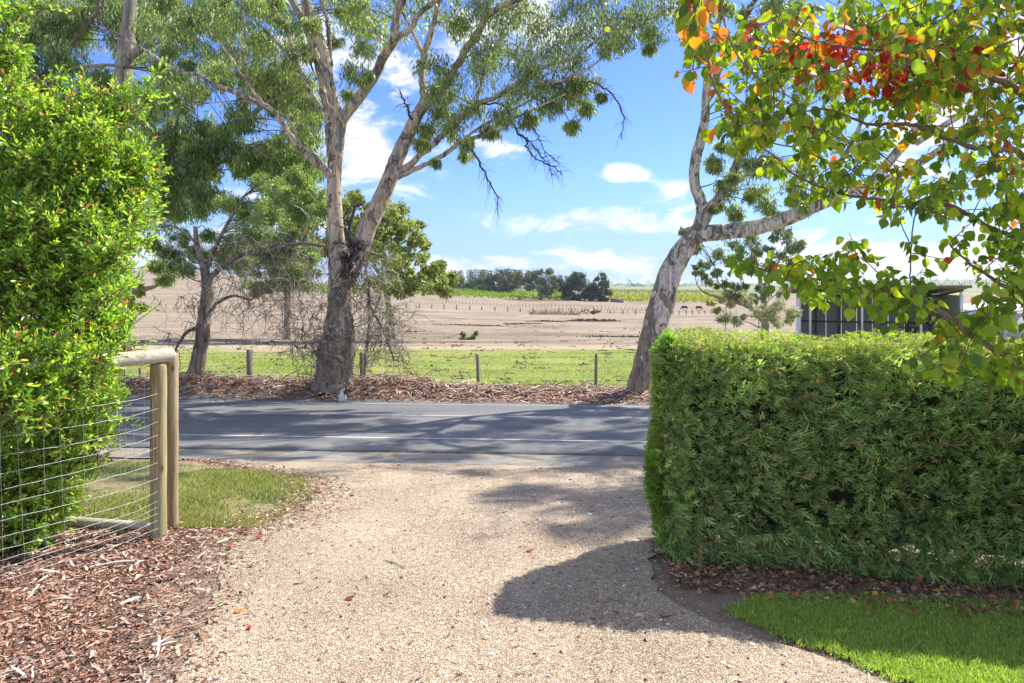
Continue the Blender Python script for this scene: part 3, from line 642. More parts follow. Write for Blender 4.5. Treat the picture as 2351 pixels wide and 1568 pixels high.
T1.limb([(895, 420, 8.4), (914, 407, 11.8), (962, 384, 11.8), (1017, 358, 10.9), (1054, 329, 10.1), (1110, 310, 9.2), (1147, 285, 7.6), (1202, 262, 5.9), (1239, 244, 4.2), (1300, 215, 2.5)], (17.5, 16.2), 'limb', 9)
T1.limb([(1054, 329, 5.9), (1090, 300, 6.7), (1140, 270, 5.9), (1200, 240, 4.2), (1260, 200, 3.4)], 16.9, 'limb', 7)
T1.limb([(1090, 245, 5.0), (1103, 200, 5.9), (1115, 150, 5.0), (1150, 80, 4.2), (1190, 20, 3.4)], 16.8, 'limb', 7)
T1.limb([(1105, 62, 6.7), (1118, 20, 7.6), (1128, -40, 5.9)], 16.8, 'limb', 7)
def dead(T, paths, depth, name='dead_branch'):
    for p in paths:
        mb = MB(); P, R = limb_pts(p, depth, 5); P[1:-1] += rng.normal(size=P[1:-1].shape) * .018; tubes(mb, P, R, 5, (.10, .085, .075))
        for i in range(3, len(P) - 1, 1):
            d = (P[i] - P[i - 1]); d /= np.linalg.norm(d)
            for q in range(2):
                e = norm(d + rng.normal(size=3) * .55); L = rng.uniform(.12, .42)
                Q = np.array([P[i], P[i] + e * L * .5 + [0, 0, .01], P[i] + e * L + [0, 0, -.05 * L * 5]]); tubes(mb, Q, [.007, .005, .003], 3, (.10, .085, .075))
        mb.build(name, M_twig, T.o)
dead(T1, [[(1080, 333, 5), (1099, 373, 5), (1121, 410, 4), (1139, 455, 3), (1143, 490, 2)],
          [(1105, 238, 5), (1150, 240, 5), (1169, 259, 5), (1184, 299, 5), (1206, 318, 5), (1213, 344, 4), (1239, 370, 3), (1272, 384, 3), (1292, 402, 2)],
          [(1200, 310, 3), (1222, 330, 3), (1243, 360, 3), (1262, 380, 2), (1268, 405, 2)], [(1213, 285, 3), (1235, 310, 3), (1250, 345, 2), (1285, 375, 2)],
          [(1332, 188, 4), (1369, 192, 4), (1406, 218, 4), (1431, 259, 3), (1428, 321, 2)], [(945, 275, 8), (938, 255, 6), (932, 236, 5), (918, 207, 3)]], 16.8)
# the fork is choked with dead sticks
def tangle(parent, name, seeds, n, length, col, spread, rad=(.012, .003), segs=7, droop=.25, label=None, kind='stuff'):
    mb = MB(); S = np.array(seeds); P = np.empty((n, segs, 3)); P[:, 0] = S[rng.integers(0, len(S), n)] + rng.normal(size=(n, 3)) * spread
    d = rdir(n) * [1, .8, .7]; L = rng.uniform(.35, 1, n)[:, None] * length / segs
    for k in range(1, segs):
        d = norm(d + rng.normal(size=(n, 3)) * .38 + [0, 0, -droop * .3]); P[:, k] = P[:, k - 1] + d * L
    c = pick(col, n, .15); tubes(mb, P, np.tile(np.linspace(*rad, segs), (n, 1)), 3, c)
    m = n * 5; i = rng.integers(0, n, m); k = rng.integers(1, segs - 1, m); A = P[i, k]; D = norm(P[i, k + 1] - A + rng.normal(size=(m, 3)) * .15); l = rng.uniform(.1, .4, m)[:, None] * length * .4
    D2 = norm(D + rng.normal(size=(m, 3)) * .4 + [0, 0, -droop * .3]); tubes(mb, np.stack([A, A + D * l * .5, A + D * l * .5 + D2 * l * .5], 1), np.tile([rad[1] * 1.8, rad[1] * 1.4, rad[1]], (m, 1)), 3, c[i])
    return mb.build(name, M_twig, parent, kind=kind, label=label)
GREYT = [(.26, .22, .17), (.38, .325, .26), (.48, .42, .34), (.15, .12, .09)]
tangle(T1.o, 'stick_clump', [W(808, 598, 17.7), W(815, 575, 17.7), W(812, 550, 17.8), W(806, 620, 17.7)], 130, .7, [(.12, .10, .085), (.2, .17, .15), (.05, .04, .035)], .10, (.016, .006))
dead(T1, [[(800, 560, 9), (802, 520, 8), (815, 480, 7), (822, 468, 5)], [(798, 545, 6), (790, 500, 5), (806, 470, 3)], [(845, 640, 6), (850, 700, 5), (880, 760, 4), (905, 830, 3)]], 17.7)
cR = [(1000, 150, 40), (1035, 195, 45), (1010, 250, 35), (985, 300, 30), (965, 330, 18), (1040, 290, 38), (1085, 250, 45), (1110, 170, 52), (1125, 95, 52), (1050, 55, 40), (1090, 10, 50), (1180, 130, 58), (1180, 215, 48), (1240, 200, 50), (1250, 130, 55), (1230, 60, 58), (1180, 20, 55), (1320, 150, 48), (1330, 80, 52), (1300, 20, 55), (1400, 60, 52), (1400, 105, 30), (1380, 5, 50), (1460, 40, 52), (1505, 70, 32), (1515, 15, 40), (1325, 215, 38), (1345, 250, 22), (1312, 285, 18), (1290, 190, 50), (1265, 245, 30), (1215, 270, 28), (1150, 270, 30), (1070, 330, 20), (1120, 300, 22), (1000, 210, 30), (1350, 190, 30), (1430, 95, 30), (1280, 100, 45), (1150, 50, 40), (1380, 220, 12),
      (1000, 370, 10), (1100, 130, 40), (1215, 165, 40), (1490, 110, 16)]
c, r = blobs(cR, (15.8, 17.6)); T1.clusters(c, r, 16, (.11, .2), sub=24, droop=1.7)
c, r = blobs([(b[0] + rng.normal() * 15, b[1] + rng.normal() * 12, b[2] * .8) for b in cR[:37]], (17.2, 18.8)); T1.clusters(c, r, 15, (.11, .2), sub=18, droop=1.7)
cL = [(820, 60, 36), (835, 110, 30), (800, 160, 34), (835, 170, 24), (790, 30, 24), (800, 215, 20), (690, 30, 30), (640, 50, 45), (600, 110, 45), (650, 160, 45), (560, 50, 45), (700, 190, 38), (715, 270, 28), (660, 240, 35), (600, 190, 40), (540, 120, 40), (500, 60, 45), (690, 120, 35), (720, 60, 25), (450, 110, 40), (400, 80, 40), (500, 160, 35), (440, 200, 30), (380, 190, 30), (340, 60, 40), (760, 230, 18), (690, 300, 25), (770, 90, 20), (820, 20, 30), (640, 320, 22), (700, 230, 25)]
c, r = blobs(cL, (16.4, 19)); T1.clusters(c, r, 18, (.11, .2), sub=22, droop=1.7)
cT = [(-1500 + 0, 0, 1)]
# upper crown, above the picture, which throws the dapple on the road
up = []
for i in range(150):
    a = rng.uniform(0, 2 * math.pi); rr = 5.6 * math.sqrt(rng.random()); up.append((-4.6 + .6 + rr * math.cos(a), 17.5 + .8 * rr * math.sin(a), rng.uniform(9.3, 13.5)))
up = np.array(up); T1.clusters(up, rng.uniform(.45, .85, len(up)), 13, (.14, .22), sub=14, wide=1.5)
T1.finish()

# ------------------------------------------------------------------ leaning gum on the right
T2 = Tree('leaning_gum_tree', 'leaning mottled gum tree with peeling bark rising behind the hedge corner', 'tree', W(1462, 905, 18), M_gum2)
T2.limb([(1462, 918, 62.4), (1466, 895, 52.8), (1476, 850, 49.6), (1488, 800, 49.6), (1502, 750, 52.8), (1518, 700, 54.4), (1535, 640, 52.8), (1558, 590, 49.6), (1585, 552, 44.8), (1606, 528, 40.0), (1618, 512, 32.0)], 18, 'trunk', 22, n=5, lumps=.02)
T2.limb([(1590, 545, 29.2), (1625, 536, 36.1), (1665, 533, 36.1), (1715, 527, 36.1), (1765, 515, 34.4), (1810, 500, 32.7), (1850, 484, 31.0), (1891, 466, 28.4), (1991, 431, 24.1), (2100, 380, 18.9), (2200, 310, 13.8), (2300, 200, 8.6)], (18, 15.5), 'limb', 16, lumps=.01)
T2.limb([(1602, 525, 29.2), (1612, 490, 29.2), (1607, 455, 26.7), (1593, 415, 23.2), (1600, 351, 24.1), (1617, 281, 21.5), (1622, 200, 18.9), (1632, 120, 15.5), (1650, 50, 12.0), (1662, -30, 9.5), (1680, -140, 6.0)], (17.9, 17.2), 'stem', 14)
T2.limb([(1622, 205, 11.2), (1655, 155, 13.8), (1690, 90, 12.9), (1712, 45, 12.0), (1732, 0, 11.2), (1770, -80, 8.6), (1830, -190, 6.0)], (17.6, 16.5), 'limb', 10)
T2.limb([(1610, 520, 20.6), (1632, 475, 22.4), (1658, 445, 22.4), (1685, 391, 20.6), (1705, 345, 17.2), (1718, 280, 13.8), (1745, 200, 11.2), (1790, 110, 8.6), (1830, 20, 6.9), (1880, -90, 5.2)], (18.1, 18.8), 'stem', 12)
T2.limb([(1655, 455, 7.7), (1680, 430, 7.7), (1720, 395, 6.0), (1760, 340, 4.3), (1800, 300, 3.4)], 18.2, 'limb', 7)
T2.limb([(1870, 475, 10.3), (1930, 380, 10.3), (1990, 250, 8.6), (2050, 100, 6.9), (2080, -60, 5.2)], (16.5, 15.5), 'limb', 8)
c2 = [(1690, 400, 40), (1665, 440, 28), (1740, 440, 34), (1715, 335, 36), (1760, 285, 38), (1705, 260, 26), (1780, 385, 36), (1825, 430, 36), (1690, 485, 24), (1765, 470, 26), (1800, 120, 40), (1795, 60, 40), (1830, 20, 38), (1660, 15, 26), (1705, 30, 24), (1760, 200, 36), (1730, 130, 26), (1770, 10, 38), (1860, 380, 40), (1850, 200, 45), (1880, 100, 45), (1840, 290, 40), (1920, 200, 45), (1950, 330, 45), (1745, 380, 30), (1850, 470, 22), (1640, 380, 18), (1690, 340, 26), (1650, 470, 14), (1890, 300, 40)]
c, r = blobs([b for b in c2] + [(b[0] + rng.normal() * 22, b[1] + rng.normal() * 20, b[2] * .55) for b in c2], (16.2, 18.8)); T2.clusters(c, r, 19, (.11, .2), sub=24, droop=1.7)
# its high spreading crown (above the frame) shades the road and the drive
up = []
for i in range(84):
    a = rng.uniform(0, 2 * math.pi); rr = 5.8 * math.sqrt(rng.random()); up.append((6.6 + rr * math.cos(a), 17.0 + .62 * rr * math.sin(a), rng.uniform(9.0, 12.5)))
for i in range(66):
    up.append((rng.uniform(8.4, 13.2), rng.uniform(10.9, 13.0), rng.uniform(9.2, 11.6)))
up = np.array(up); T2.clusters(up, rng.uniform(.3, .75, len(up)), 16, (.14, .22), sub=14, wide=1.5)
for b in [[(1991, 431, 22, 15.8), (2350, 0, 20, 15.4), (2500, -330, 16, 15), (2450, -620, 8, 15)], [(2100, 330, 16, 15.5), (2500, 60, 14, 13.8), (2900, -400, 10, 12.2)], [(1732, 0, 14, 16.6), (1950, -250, 12, 16.8), (2250, -480, 7, 17)], [(1662, -30, 14, 17.2), (1560, -260, 11, 17.4), (1400, -430, 6, 17.6)]]:
    T2.limb(b, 16, 'limb', 8)
T2.finish()

# ------------------------------------------------------------------ gums at the upper left, behind the bush
T3 = Tree('gum_tree', 'smooth straight-trunked gum rising from behind the glossy bush, its long limb reaching right', 'tree', W(262, 800, 23), M_gum3)
T3.o.location = (W(262, 800, 23)[0], 23, gz(W(262, 800, 23)[0], 23)); T3.o['_loc'] = list(T3.o.location)
T3.limb([(255, 862, 60), (258, 700, 52), (264, 520, 46), (275, 340, 40), (284, 172, 36), (289, 105, 34), (296, 50, 30), (300, 0, 26), (310, -80, 20), (330, -190, 12)], 23, 'trunk', 14)
T3.limb([(288, 140, 18), (301, 128, 20), (331, 107, 17), (370, 91, 14), (422, 67, 11), (480, 30, 8), (540, -20, 5)], (23, 22.5), 'limb', 9)
T3.limb([(265, 470, 20), (300, 440, 22), (345, 419, 21), (422, 362, 19), (500, 324, 17), (545, 292, 14), (598, 246, 12), (651, 218, 9), (704, 197, 6), (740, 170, 4)], (23, 20.3), 'limb', 10)
T3.limb([(262, 560, 18), (320, 520, 16), (372, 490, 14), (420, 450, 10), (480, 400, 7), (530, 350, 4)], (23, 21), 'limb', 8, label='dark lower limb')
T3.limb([(262, 700, 16), (290, 664, 18), (318, 668, 14), (353, 658, 9), (372, 650, 4)], (23, 22), 'limb', 8, label='pale low limb')
T3.limb([(285, 155, 8), (265, 150, 8), (230, 150, 8), (190, 152, 6), (172, 155, 4)], 22.5, 'limb', 7)
T4 = Tree('gum_tree', 'shadowed gum with a heavy hanging crown in the top corner, farthest left of the trees', 'tree', W(120, 800, 26), M_gum3)
T4.o.location = (W(120, 800, 26)[0], 26, gz(W(120, 800, 26)[0], 26)); T4.o['_loc'] = list(T4.o.location)
T4.limb([(140, 850, 50), (136, 600, 44), (132, 300, 34), (130, 140, 26), (127, 60, 24), (120, 0, 20), (110, -120, 12)], 26, 'trunk', 12)
T4.limb([(132, 160, 12), (158, 109, 17), (186, 70, 17), (218, 32, 13), (250, -20, 8)], (26, 25), 'limb', 8)
DKG = [(.16, .215, .10), (.21, .27, .13), (.28, .34, .17), (.11, .155, .08), (.36, .39, .22)]
def scatter(poly, holes, n, rpx, dep):
    px = np.array([p[0] for p in poly]); pv = np.array([p[1] for p in poly]); out = []
    while len(out) < n:
        x, v = rng.uniform(px.min(), px.max()), rng.uniform(pv.min(), pv.max()); ins = False; j = len(poly) - 1
        for i in range(len(poly)):
            if (pv[i] > v) != (pv[j] > v) and x < (px[j] - px[i]) * (v - pv[i]) / (pv[j] - pv[i]) + px[i]: ins = not ins
            j = i
        if not ins or any(((x - h[0]) / h[2]) ** 2 + ((v - h[1]) / h[3]) ** 2 < 1 for h in holes): continue
        out.append((x, v, rng.uniform(*rpx)))
    return blobs(out, dep)
holes = [(225, 115, 40, 55), (350, 95, 26, 40), (500, 235, 40, 24), (590, 310, 60, 26), (420, 545, 60, 24), (545, 420, 60, 30), (330, 165, 26, 18), (560, 100, 20, 50), (610, 60, 20, 30)]
c, r = scatter([(330, -10), (640, -10), (720, 150), (735, 300), (725, 420), (640, 400), (560, 390), (470, 460), (400, 560), (345, 500), (330, 300)], holes, 190, (20, 36), (20.5, 24)); T3.clusters(c, r, 17, (.14, .24), sub=18, pal=DKG, wide=1.0, droop=1.9)
c, r = scatter([(360, 300), (720, 320), (730, 410), (600, 420), (440, 500), (380, 520)], holes, 80, (18, 34), (20.6, 22.6)); T3.clusters(c, r, 16, (.13, .22), sub=18, pal=DKG, wide=1.0, droop=1.9)
T3.finish()
c, r = scatter([(0, -10), (400, -10), (330, 200), (350, 330), (200, 330), (0, 300)], holes, 150, (26, 44), (24.5, 27)); T4.clusters(c, r, 17, (.16, .28), sub=18, pal=DKG, wide=1.0, droop=1.9)
T4.finish()

# ------------------------------------------------------------------ small acacia, its dead skirt and the tangle
T5 = Tree('acacia_tree', 'small crooked grey acacia with ferny crown standing left of the big gum', 'tree', W(450, 862, 18.6), M_acacia)
T5.limb([(446, 872, 42), (451, 845, 34), (458, 810, 32), (465, 770, 31), (469, 718, 26), (476, 674, 25), (473, 640, 22), (466, 601, 17), (452, 560, 12), (448, 520, 8)], 18.6, 'trunk', 14, lumps=.04)
T5.limb([(476, 650, 12), (500, 620, 13), (530, 598, 12), (565, 582, 12), (612, 579, 11), (676, 560, 9), (745, 563, 7)], (18.6, 18.0), 'limb', 8)
T5.limb([(474, 625, 10), (484, 590, 10), (500, 555, 9), (530, 500, 7), (560, 450, 5)], 18.6, 'limb', 7)
T5.limb([(478, 720, 8), (502, 693, 8), (540, 680, 6), (575, 690, 4)], 18.4, 'limb', 7)
T5.limb([(462, 745, 8), (440, 757, 8), (425, 766, 8), (402, 805, 6), (388, 832, 4), (382, 850, 2)], 18.4, 'limb', 7)
T5.limb([(452, 560, 6), (430, 540, 6), (400, 520, 4), (370, 520, 3)], 18.4, 'limb', 6)
ACP = [(.21, .29, .12), (.27, .35, .16), (.31, .36, .19), (.15, .21, .10), (.37, .40, .23)]
NEED = (np.array([[0, 0, 0], [-.06, .5, 0], [.06, .5, 0], [0, 1, 0]]), [[0, 2, 1], [1, 2, 3]])
c, r = blobs([(400, 605, 34), (378, 575, 28), (440, 580, 30), (430, 620, 24), (500, 590, 30), (560, 520, 40), (610, 480, 40), (660, 460, 40), (700, 500, 38), (720, 450, 30), (600, 540, 36), (650, 530, 38), (540, 560, 30), (700, 570, 32), (380, 640, 24), (360, 610, 20), (620, 590, 30), (680, 620, 30), (420, 545, 24), (480, 540, 24), (560, 470, 28), (640, 430, 28), (700, 420, 24), (350, 560, 20), (740, 480, 25), (520, 470, 30), (600, 420, 28), (680, 400, 26), (560, 600, 30), (640, 620, 26)], (18.0, 20.5)); c2_, r2_ = blobs([(540, 560, 34), (600, 540, 38), (660, 560, 38), (700, 520, 34), (560, 500, 34), (620, 480, 34), (690, 450, 30), (460, 600, 26), (400, 600, 26), (640, 590, 26), (710, 600, 24)], (18.5, 20.8), 3); c = np.vstack([c, c2_]); r = np.concatenate([r, r2_])
T5.clusters(c, r, 56, (.06, .12), ACP, droop=.3, tmpl=NEED, sub=26, twigcol=(.2, .18, .15), spread=.3, wide=2.0)
T5.finish()
def wts(l, d): return [W(a, b, d) for a, b in l]
tangle(T5.o, 'dead_twigs', wts([(560, 600), (600, 590), (640, 580), (680, 600), (700, 640), (650, 650), (600, 640), (560, 640), (690, 700), (660, 720), (720, 740), (520, 620)], 18.2), 420, 2.1, GREYT, .55, (.009, .0025), 9, .7)
tangle(T5.o, 'dead_twigs', wts([(400, 800), (390, 770), (440, 755), (420, 690), (450, 690)], 18.3), 40, 1.0, [(.12, .10, .085)], .08, (.009, .003), 7, 1.0)
tangle(T1.o, 'dead_twigs', wts([(835, 650), (850, 700), (860, 760), (870, 790), (890, 740), (900, 790), (845, 600), (720, 760), (730, 800), (700, 790)], 17.6), 420, 1.4, GREYT, .26, (.011, .0035), 7, .8)
BR = Tree('saltbush_shrub', 'dark wiry shrub hanging with grey leaves against the right side of the big trunk', 'shrub', (W(850, 870, 18.3)[0], 18.3, gz(W(850, 870, 18.3)[0], 18.3)), M_acacia)
BR.limb([(836, 880, 8), (840, 820, 8), (848, 740, 7), (843, 660, 6), (838, 600, 4)], 18.3, 'stem', 7)
BR.limb([(848, 740, 5), (870, 690, 5), (880, 640, 4), (890, 600, 3)], 18.3, 'stem', 6)
c, r = blobs([(850, 600, 26), (880, 640, 28), (870, 690, 26), (895, 720, 20), (845, 650, 22), (905, 640, 24), (900, 590, 28), (860, 560, 20), (885, 755, 14)], (18.0, 18.8)); BR.clusters(c, r, 22, (.05, .09), [(.14, .16, .10), (.19, .21, .13), (.10, .12, .07), (.17, .26, .05)], sub=16)
BR.finish()

# ------------------------------------------------------------------ trees behind the big gum
OLV = [(.27, .33, .11), (.34, .39, .13), (.40, .42, .17), (.18, .24, .09), (.44, .47, .2)]
T6 = Tree('olive_crowned_tree', 'round olive-green tree in the paddock showing right of the big forked trunk', 'tree', (W(900, 790, 44)[0], 44, gz(W(900, 790, 44)[0], 44)), M_acacia)
T6.limb([(900, 782, 16), (895, 730, 14), (885, 660, 12), (880, 580, 9), (890, 520, 5)], 44, 'trunk', 9)
T6.limb([(890, 680, 8), (920, 660, 8), (970, 665, 5), (1020, 668, 3)], 44, 'limb', 6); T6.limb([(885, 640, 8), (920, 600, 6), (950, 560, 4)], 44, 'limb', 6); T6.limb([(885, 650, 8), (850, 600, 7), (800, 560, 5), (740, 520, 3)], 44, 'limb', 6)
c, r = blobs([(880, 515, 38), (915, 500, 30), (935, 540, 30), (965, 562, 22), (940, 590, 28), (900, 590, 40), (885, 640, 36), (960, 640, 22), (1000, 640, 24), (1022, 662, 18), (985, 660, 20), (920, 660, 26), (1000, 618, 14), (860, 560, 36), (830, 500, 36), (800, 480, 30), (780, 520, 30), (740, 470, 34), (700, 450, 34), (660, 445, 34), (700, 510, 34), (800, 560, 30), (1035, 640, 10), (620, 470, 30), (850, 480, 26), (750, 560, 30)], (42, 47), 7); T6.clusters(c, r, 14, (.18, .34), OLV, sub=16, droop=.4, flat=.8, tmpl=OVAL4, wide=1.6)
T6.finish(M_far)
T7 = Tree('paddock_tree', 'grey-green paddock tree with short dark trunk, seen through the tangle of twigs', 'tree', (W(660, 786, 46)[0], 46, gz(W(660, 786, 46)[0], 46)), M_acacia)
T7.limb([(660, 788, 20), (660, 750, 17), (661, 700, 15), (655, 640, 10), (640, 560, 6)], 46, 'trunk', 9)
c, r = blobs([(600, 600, 34), (650, 580, 34), (690, 600, 30), (560, 560, 32), (620, 540, 34), (680, 540, 30), (520, 590, 26), (560, 620, 24), (710, 640, 22), (640, 640, 26), (600, 500, 30), (660, 490, 30), (710, 560, 26), (680, 660, 22), (600, 660, 20)], (45, 48), 6); T7.clusters(c, r, 13, (.18, .34), [(.27, .31, .17), (.33, .37, .22), (.20, .24, .13)], sub=14, droop=.3, tmpl=OVAL4, wide=1.4)
T7.finish(M_far)
# tree and shrubs behind the hedge
T8 = Tree('gum_tree', 'loose bluish gum with pale twin trunk between the leaning gum and the shed', 'tree', (W(1755, 790, 34)[0], 34, gz(W(1755, 790, 34)[0], 34)), M_gum2)
T8.limb([(1757, 780, 20), (1757, 740, 17), (1754, 706, 14), (1750, 664, 11), (1735, 600, 8), (1722, 552, 6), (1715, 510, 4)], 34, 'trunk', 10)
T8.limb([(1757, 745, 10), (1742, 722, 11), (1724, 708, 10), (1692, 693, 9), (1650, 683, 6), (1618, 672, 4), (1600, 655, 2)], 34, 'limb', 8)
T8.limb([(1692, 693, 5), (1672, 672, 5), (1650, 650, 4), (1640, 610, 3)], 34, 'limb', 6)
T8.limb([(1750, 664, 6), (1775, 620, 6), (1800, 580, 4), (1820, 540, 3)], 34, 'limb', 6)
c, r = blobs([(1640, 590, 24), (1628, 630, 22), (1680, 560, 26), (1665, 655, 18), (1695, 665, 22), (1740, 675, 22), (1768, 620, 26), (1800, 590, 26), (1825, 560, 24), (1740, 570, 26), (1566, 528, 13), (1600, 560, 16), (1708, 610, 20), (1790, 540, 24), (1840, 600, 18), (1605, 610, 14), (1720, 540, 20)], (33, 35.5), 4); T8.clusters(c, r, 16, (.12, .22), [(.19, .26, .14), (.25, .31, .16), (.15, .21, .13), (.31, .34, .2)], sub=14, tmpl=OVAL4, wide=1.1)
T8.finish(M_far)
def shrub(name, label, px, vb, y, bl, pal, leaf, per=16, sub=20, cat='shrub', m=None, droop=.0, twig=(.28, .24, .2), dep=None):
    X = W(px, vb, y)[0]; T = Tree(name, label, cat, (X, y, gz(X, y)), M_acacia)
    T.limb([(px, (HORIZ + (CAM_Z - gz(X, y)) * F / y), 2.5), (px + 2, bl[0][1] + 10, 2), (bl[0][0], bl[0][1], 1.2)], y, 'stem', 6, n=3)
    c, r = blobs(bl, (y - .6, y + 1.2), 3); T.clusters(c, r, per, leaf, pal, droop=droop, sub=sub, twigcol=twig, spread=.4, tmpl=OVAL4, wide=1.5); T.finish(m or M_far); return T
shrub('blossom_shrub', 'pale cream-grey wiry shrub behind the hedge left of the shed', 1740, 745, 30, [(1740, 720, 26), (1700, 722, 24), (1670, 732, 18), (1780, 715, 24), (1810, 700, 24), (1830, 725, 18), (1780, 740, 20), (1720, 690, 20), (1800, 670, 18)], [(.38, .36, .27), (.46, .44, .36), (.30, .30, .18), (.56, .54, .46)], (.07, .13), 15, 20)
shrub('yellow_shrub', 'sparse yellowish bush beyond the hedge, left of the cream-grey shrub', 1665, 715, 60, [(1665, 690, 16), (1690, 685, 18), (1640, 700, 12), (1710, 690, 12)], [(.46, .44, .18), (.52, .48, .26), (.4, .36, .2)], (.16, .3), 20, 20)
shrub('wattle_shrub', 'yellow-green scrappy bush seen just past the right edge of the glossy bush', 285, 760, 14, [(290, 690, 18), (310, 700, 18), (280, 650, 20), (320, 672, 12), (275, 720, 20), (300, 740, 12)], [(.30, .34, .06), (.36, .36, .10), (.22, .26, .06)], (.05, .09), 14, 14)
shrub('rosemary_shrub', 'low lone green bush in the dry field', 1075, 785, 47, [(1082, 774, 10), (1068, 778, 9), (1095, 770, 7), (1056, 781, 6)], [(.13, .17, .07), (.18, .22, .10)], (.12, .22), 8, 12, twig=(.2, .18, .12))

# ------------------------------------------------------------------ glossy bush at the left
BUSH = [(-60, 330, 150, 5.5), (60, 330, 100, 5.1), (150, 312, 76, 5.1), (230, 302, 52, 5.2), (285, 255, 34, 5.25), (338, 222, 20, 5.3), (-20, 170, 60, 5.1), (15, 120, 26, 5.0), (60, 500, 130, 5.0), (170, 430, 105, 5.05), (258, 415, 78, 5.15), (296, 400, 30, 5.2), (40, 640, 140, 4.9), (150, 580, 112, 4.95), (255, 520, 66, 5.05), (288, 505, 34, 5.1), (225, 640, 50, 5.0), (60, 740, 130, 4.8), (140, 730, 105, 4.85), (205, 740, 62, 4.9), (262, 775, 30, 4.9), (290, 795, 16, 4.9),
        (225, 822, 24, 4.52), (175, 868, 26, 4.42), (128, 815, 30, 4.34), (85, 868, 26, 4.26), (45, 812, 34, 4.2), (5, 862, 36, 4.1), (100, 915, 40, 4.3), (35, 925, 46, 4.16), (215, 880, 26, 4.55),
        (120, 900, 95, 5.05), (205, 905, 58, 5.05), (60, 1010, 120, 5.0), (150, 990, 74, 5.05), (222, 980, 34, 5.1), (222, 1050, 26, 5.1), (40, 1140, 100, 4.85), (110, 1130, 60, 4.95), (-10, 1220, 80, 4.75), (80, 1215, 40, 4.85), (-150, 600, 200, 5.2), (-150, 1000, 200, 5.0), (-160, 250, 120, 5.5), (5, 30, 20, 4.9), (45, 22, 16, 4.9), (95, 14, 10, 4.9), (10, 80, 12, 4.9), (45, 82, 8, 4.9), (198, 222, 22, 5.2), (130, 200, 16, 5.2)]
bo = thing('glossy_bush', 'tall bright glossy-leaved bush spilling over the wire fence at the left edge', 'bush', (-3.9, 5.4, 0))
M_bushwood = att_mat('bush_wood', .85, grain=(30, 30, 8))
def build_bush():
    extra = []
    for b_ in BUSH:
        if b_[2] >= 36 and b_[0] > -80 and b_[1] > 120 and b_[3] > 4.7:
            for _ in range(5):
                an = rng.uniform(0, 6.28); extra.append((b_[0] + math.cos(an) * b_[2] * .92, b_[1] + math.sin(an) * b_[2] * .92, b_[2] * rng.uniform(.16, .30), b_[3] + rng.uniform(-.35, .1)))
    BUSH.extend([e_ for e_ in extra if not (e_[0] > 300 and e_[1] > 560)]); cen, rad = blobs(BUSH, (5, 5)); core = np.array([-3.95, 5.7])
    NS = 11000; w = rad ** 1.7; i = rng.choice(len(cen), NS, p=w / w.sum()); d = rdir(NS); d[:, 1] = -np.abs(d[:, 1]) * np.where(rng.random(NS) < .72, 1, -1); rr = rng.random(NS) ** .28; 
    O = cen[i] + d * (rad[i] * rr)[:, None]; k = (O[:, 2] > .03); O = O[k]; d = d[k]; rr = rr[k]; i = i[k]; NS = len(O)
    # keep shoots near the outside of the union of blobs
    D = np.linalg.norm(O[:, None] - cen[None], axis=2) - rad[None] * .62; depth = -D.min(1); k = (depth < .02) | (rng.random(NS) < .35); O = O[k]; d = d[k]; rr = rr[k]; i = i[k]; depth = depth[k]; NS = len(O)
    # whippy shoots that break the outline
    wb = rng.choice(len(cen), 330, p=w / w.sum()); wd0 = norm(rdir(330) * [1, .7, .7] + [.35, -.1, .5]); wo = cen[wb] + wd0 * rad[wb][:, None] * .85; wl = rng.uniform(.08, .26, 330)
    kw = wo[:, 2] > .5; wo = wo[kw]; wd0 = wd0[kw]; wl = wl[kw]; ex = []; ed_ = []
    for a_, b_, l_ in zip(wo, wd0, wl):
        for t_ in np.arange(.04, l_, .055): ex.append(a_ + b_ * t_ + [0, 0, -.25 * t_ * t_]); ed_.append(b_)
    O = np.vstack([O, ex]); d = np.vstack([d, ed_]); NS = len(O)
    sh = norm(d * .9 + [0.12, -.1, .45] + rng.normal(size=(NS, 3)) * .45); L = rng.uniform(.07, .16, NS)
    tw = MB(); P = np.stack([O - sh * L[:, None] * .9, O + sh * L[:, None]], 1); tubes(tw, P, np.tile([.004, .0018], (NS, 1)), 3, (.20, .16, .07))
    for b in range(len(cen)):
        a = np.array([core[0] + rng.normal() * .2, core[1] + rng.normal() * .2, 0.05]); c = cen[b]
        if BUSH[b][1] < 120: a = W(-60, 120, 5.0); Q = spline([a, a * .6 + c * .4 + [0, 0, .15], c], 5); tubes(tw, Q, np.linspace(.024, .007, len(Q)), 6, (.15, .12, .08))
    tw.build('branches', M_bushwood, bo, True, kind='stuff')
    per = 9; n = NS * per; s = np.tile(np.linspace(.05, 1, per), NS); S = np.repeat(sh, per, 0)
    org = np.repeat(O, per, 0) + S * (s * np.repeat(L, per))[:, None]
    ax = norm(S * (.55 + .5 * s[:, None]) + rdir(n) * .85); sz = rng.uniform(.038, .075, n) * (1 - .25 * s)
    tip = s > .75
    c = pick([(.30, .46, .07), (.24, .40, .06), (.40, .53, .08), (.14, .26, .05), (.50, .58, .14)], n, .15, [.3, .25, .22, .13, .10])
    c = c * (.72 + .5 * np.repeat(rng.random(NS), per)[:, None])
    new = tip & (np.repeat(rng.random(NS) < .26, per)); c[new] = pick([(.55, .56, .07), (.60, .53, .09), (.46, .54, .07)], new.sum(), .12)
    red = (np.repeat(((rng.random(NS) < .03) | ((O[:, 2] > 2.95) & (O[:, 2] < 3.3) & (O[:, 0] < -2.9) & (rng.random(NS) < .10))), per)) & (s > .5); c[red] = pick([(.42, .16, .07), (.36, .2, .08)], red.sum(), .12)
    sc = np.stack([sz * 1.05, sz, sz], 1); sd_ = rdir(n)
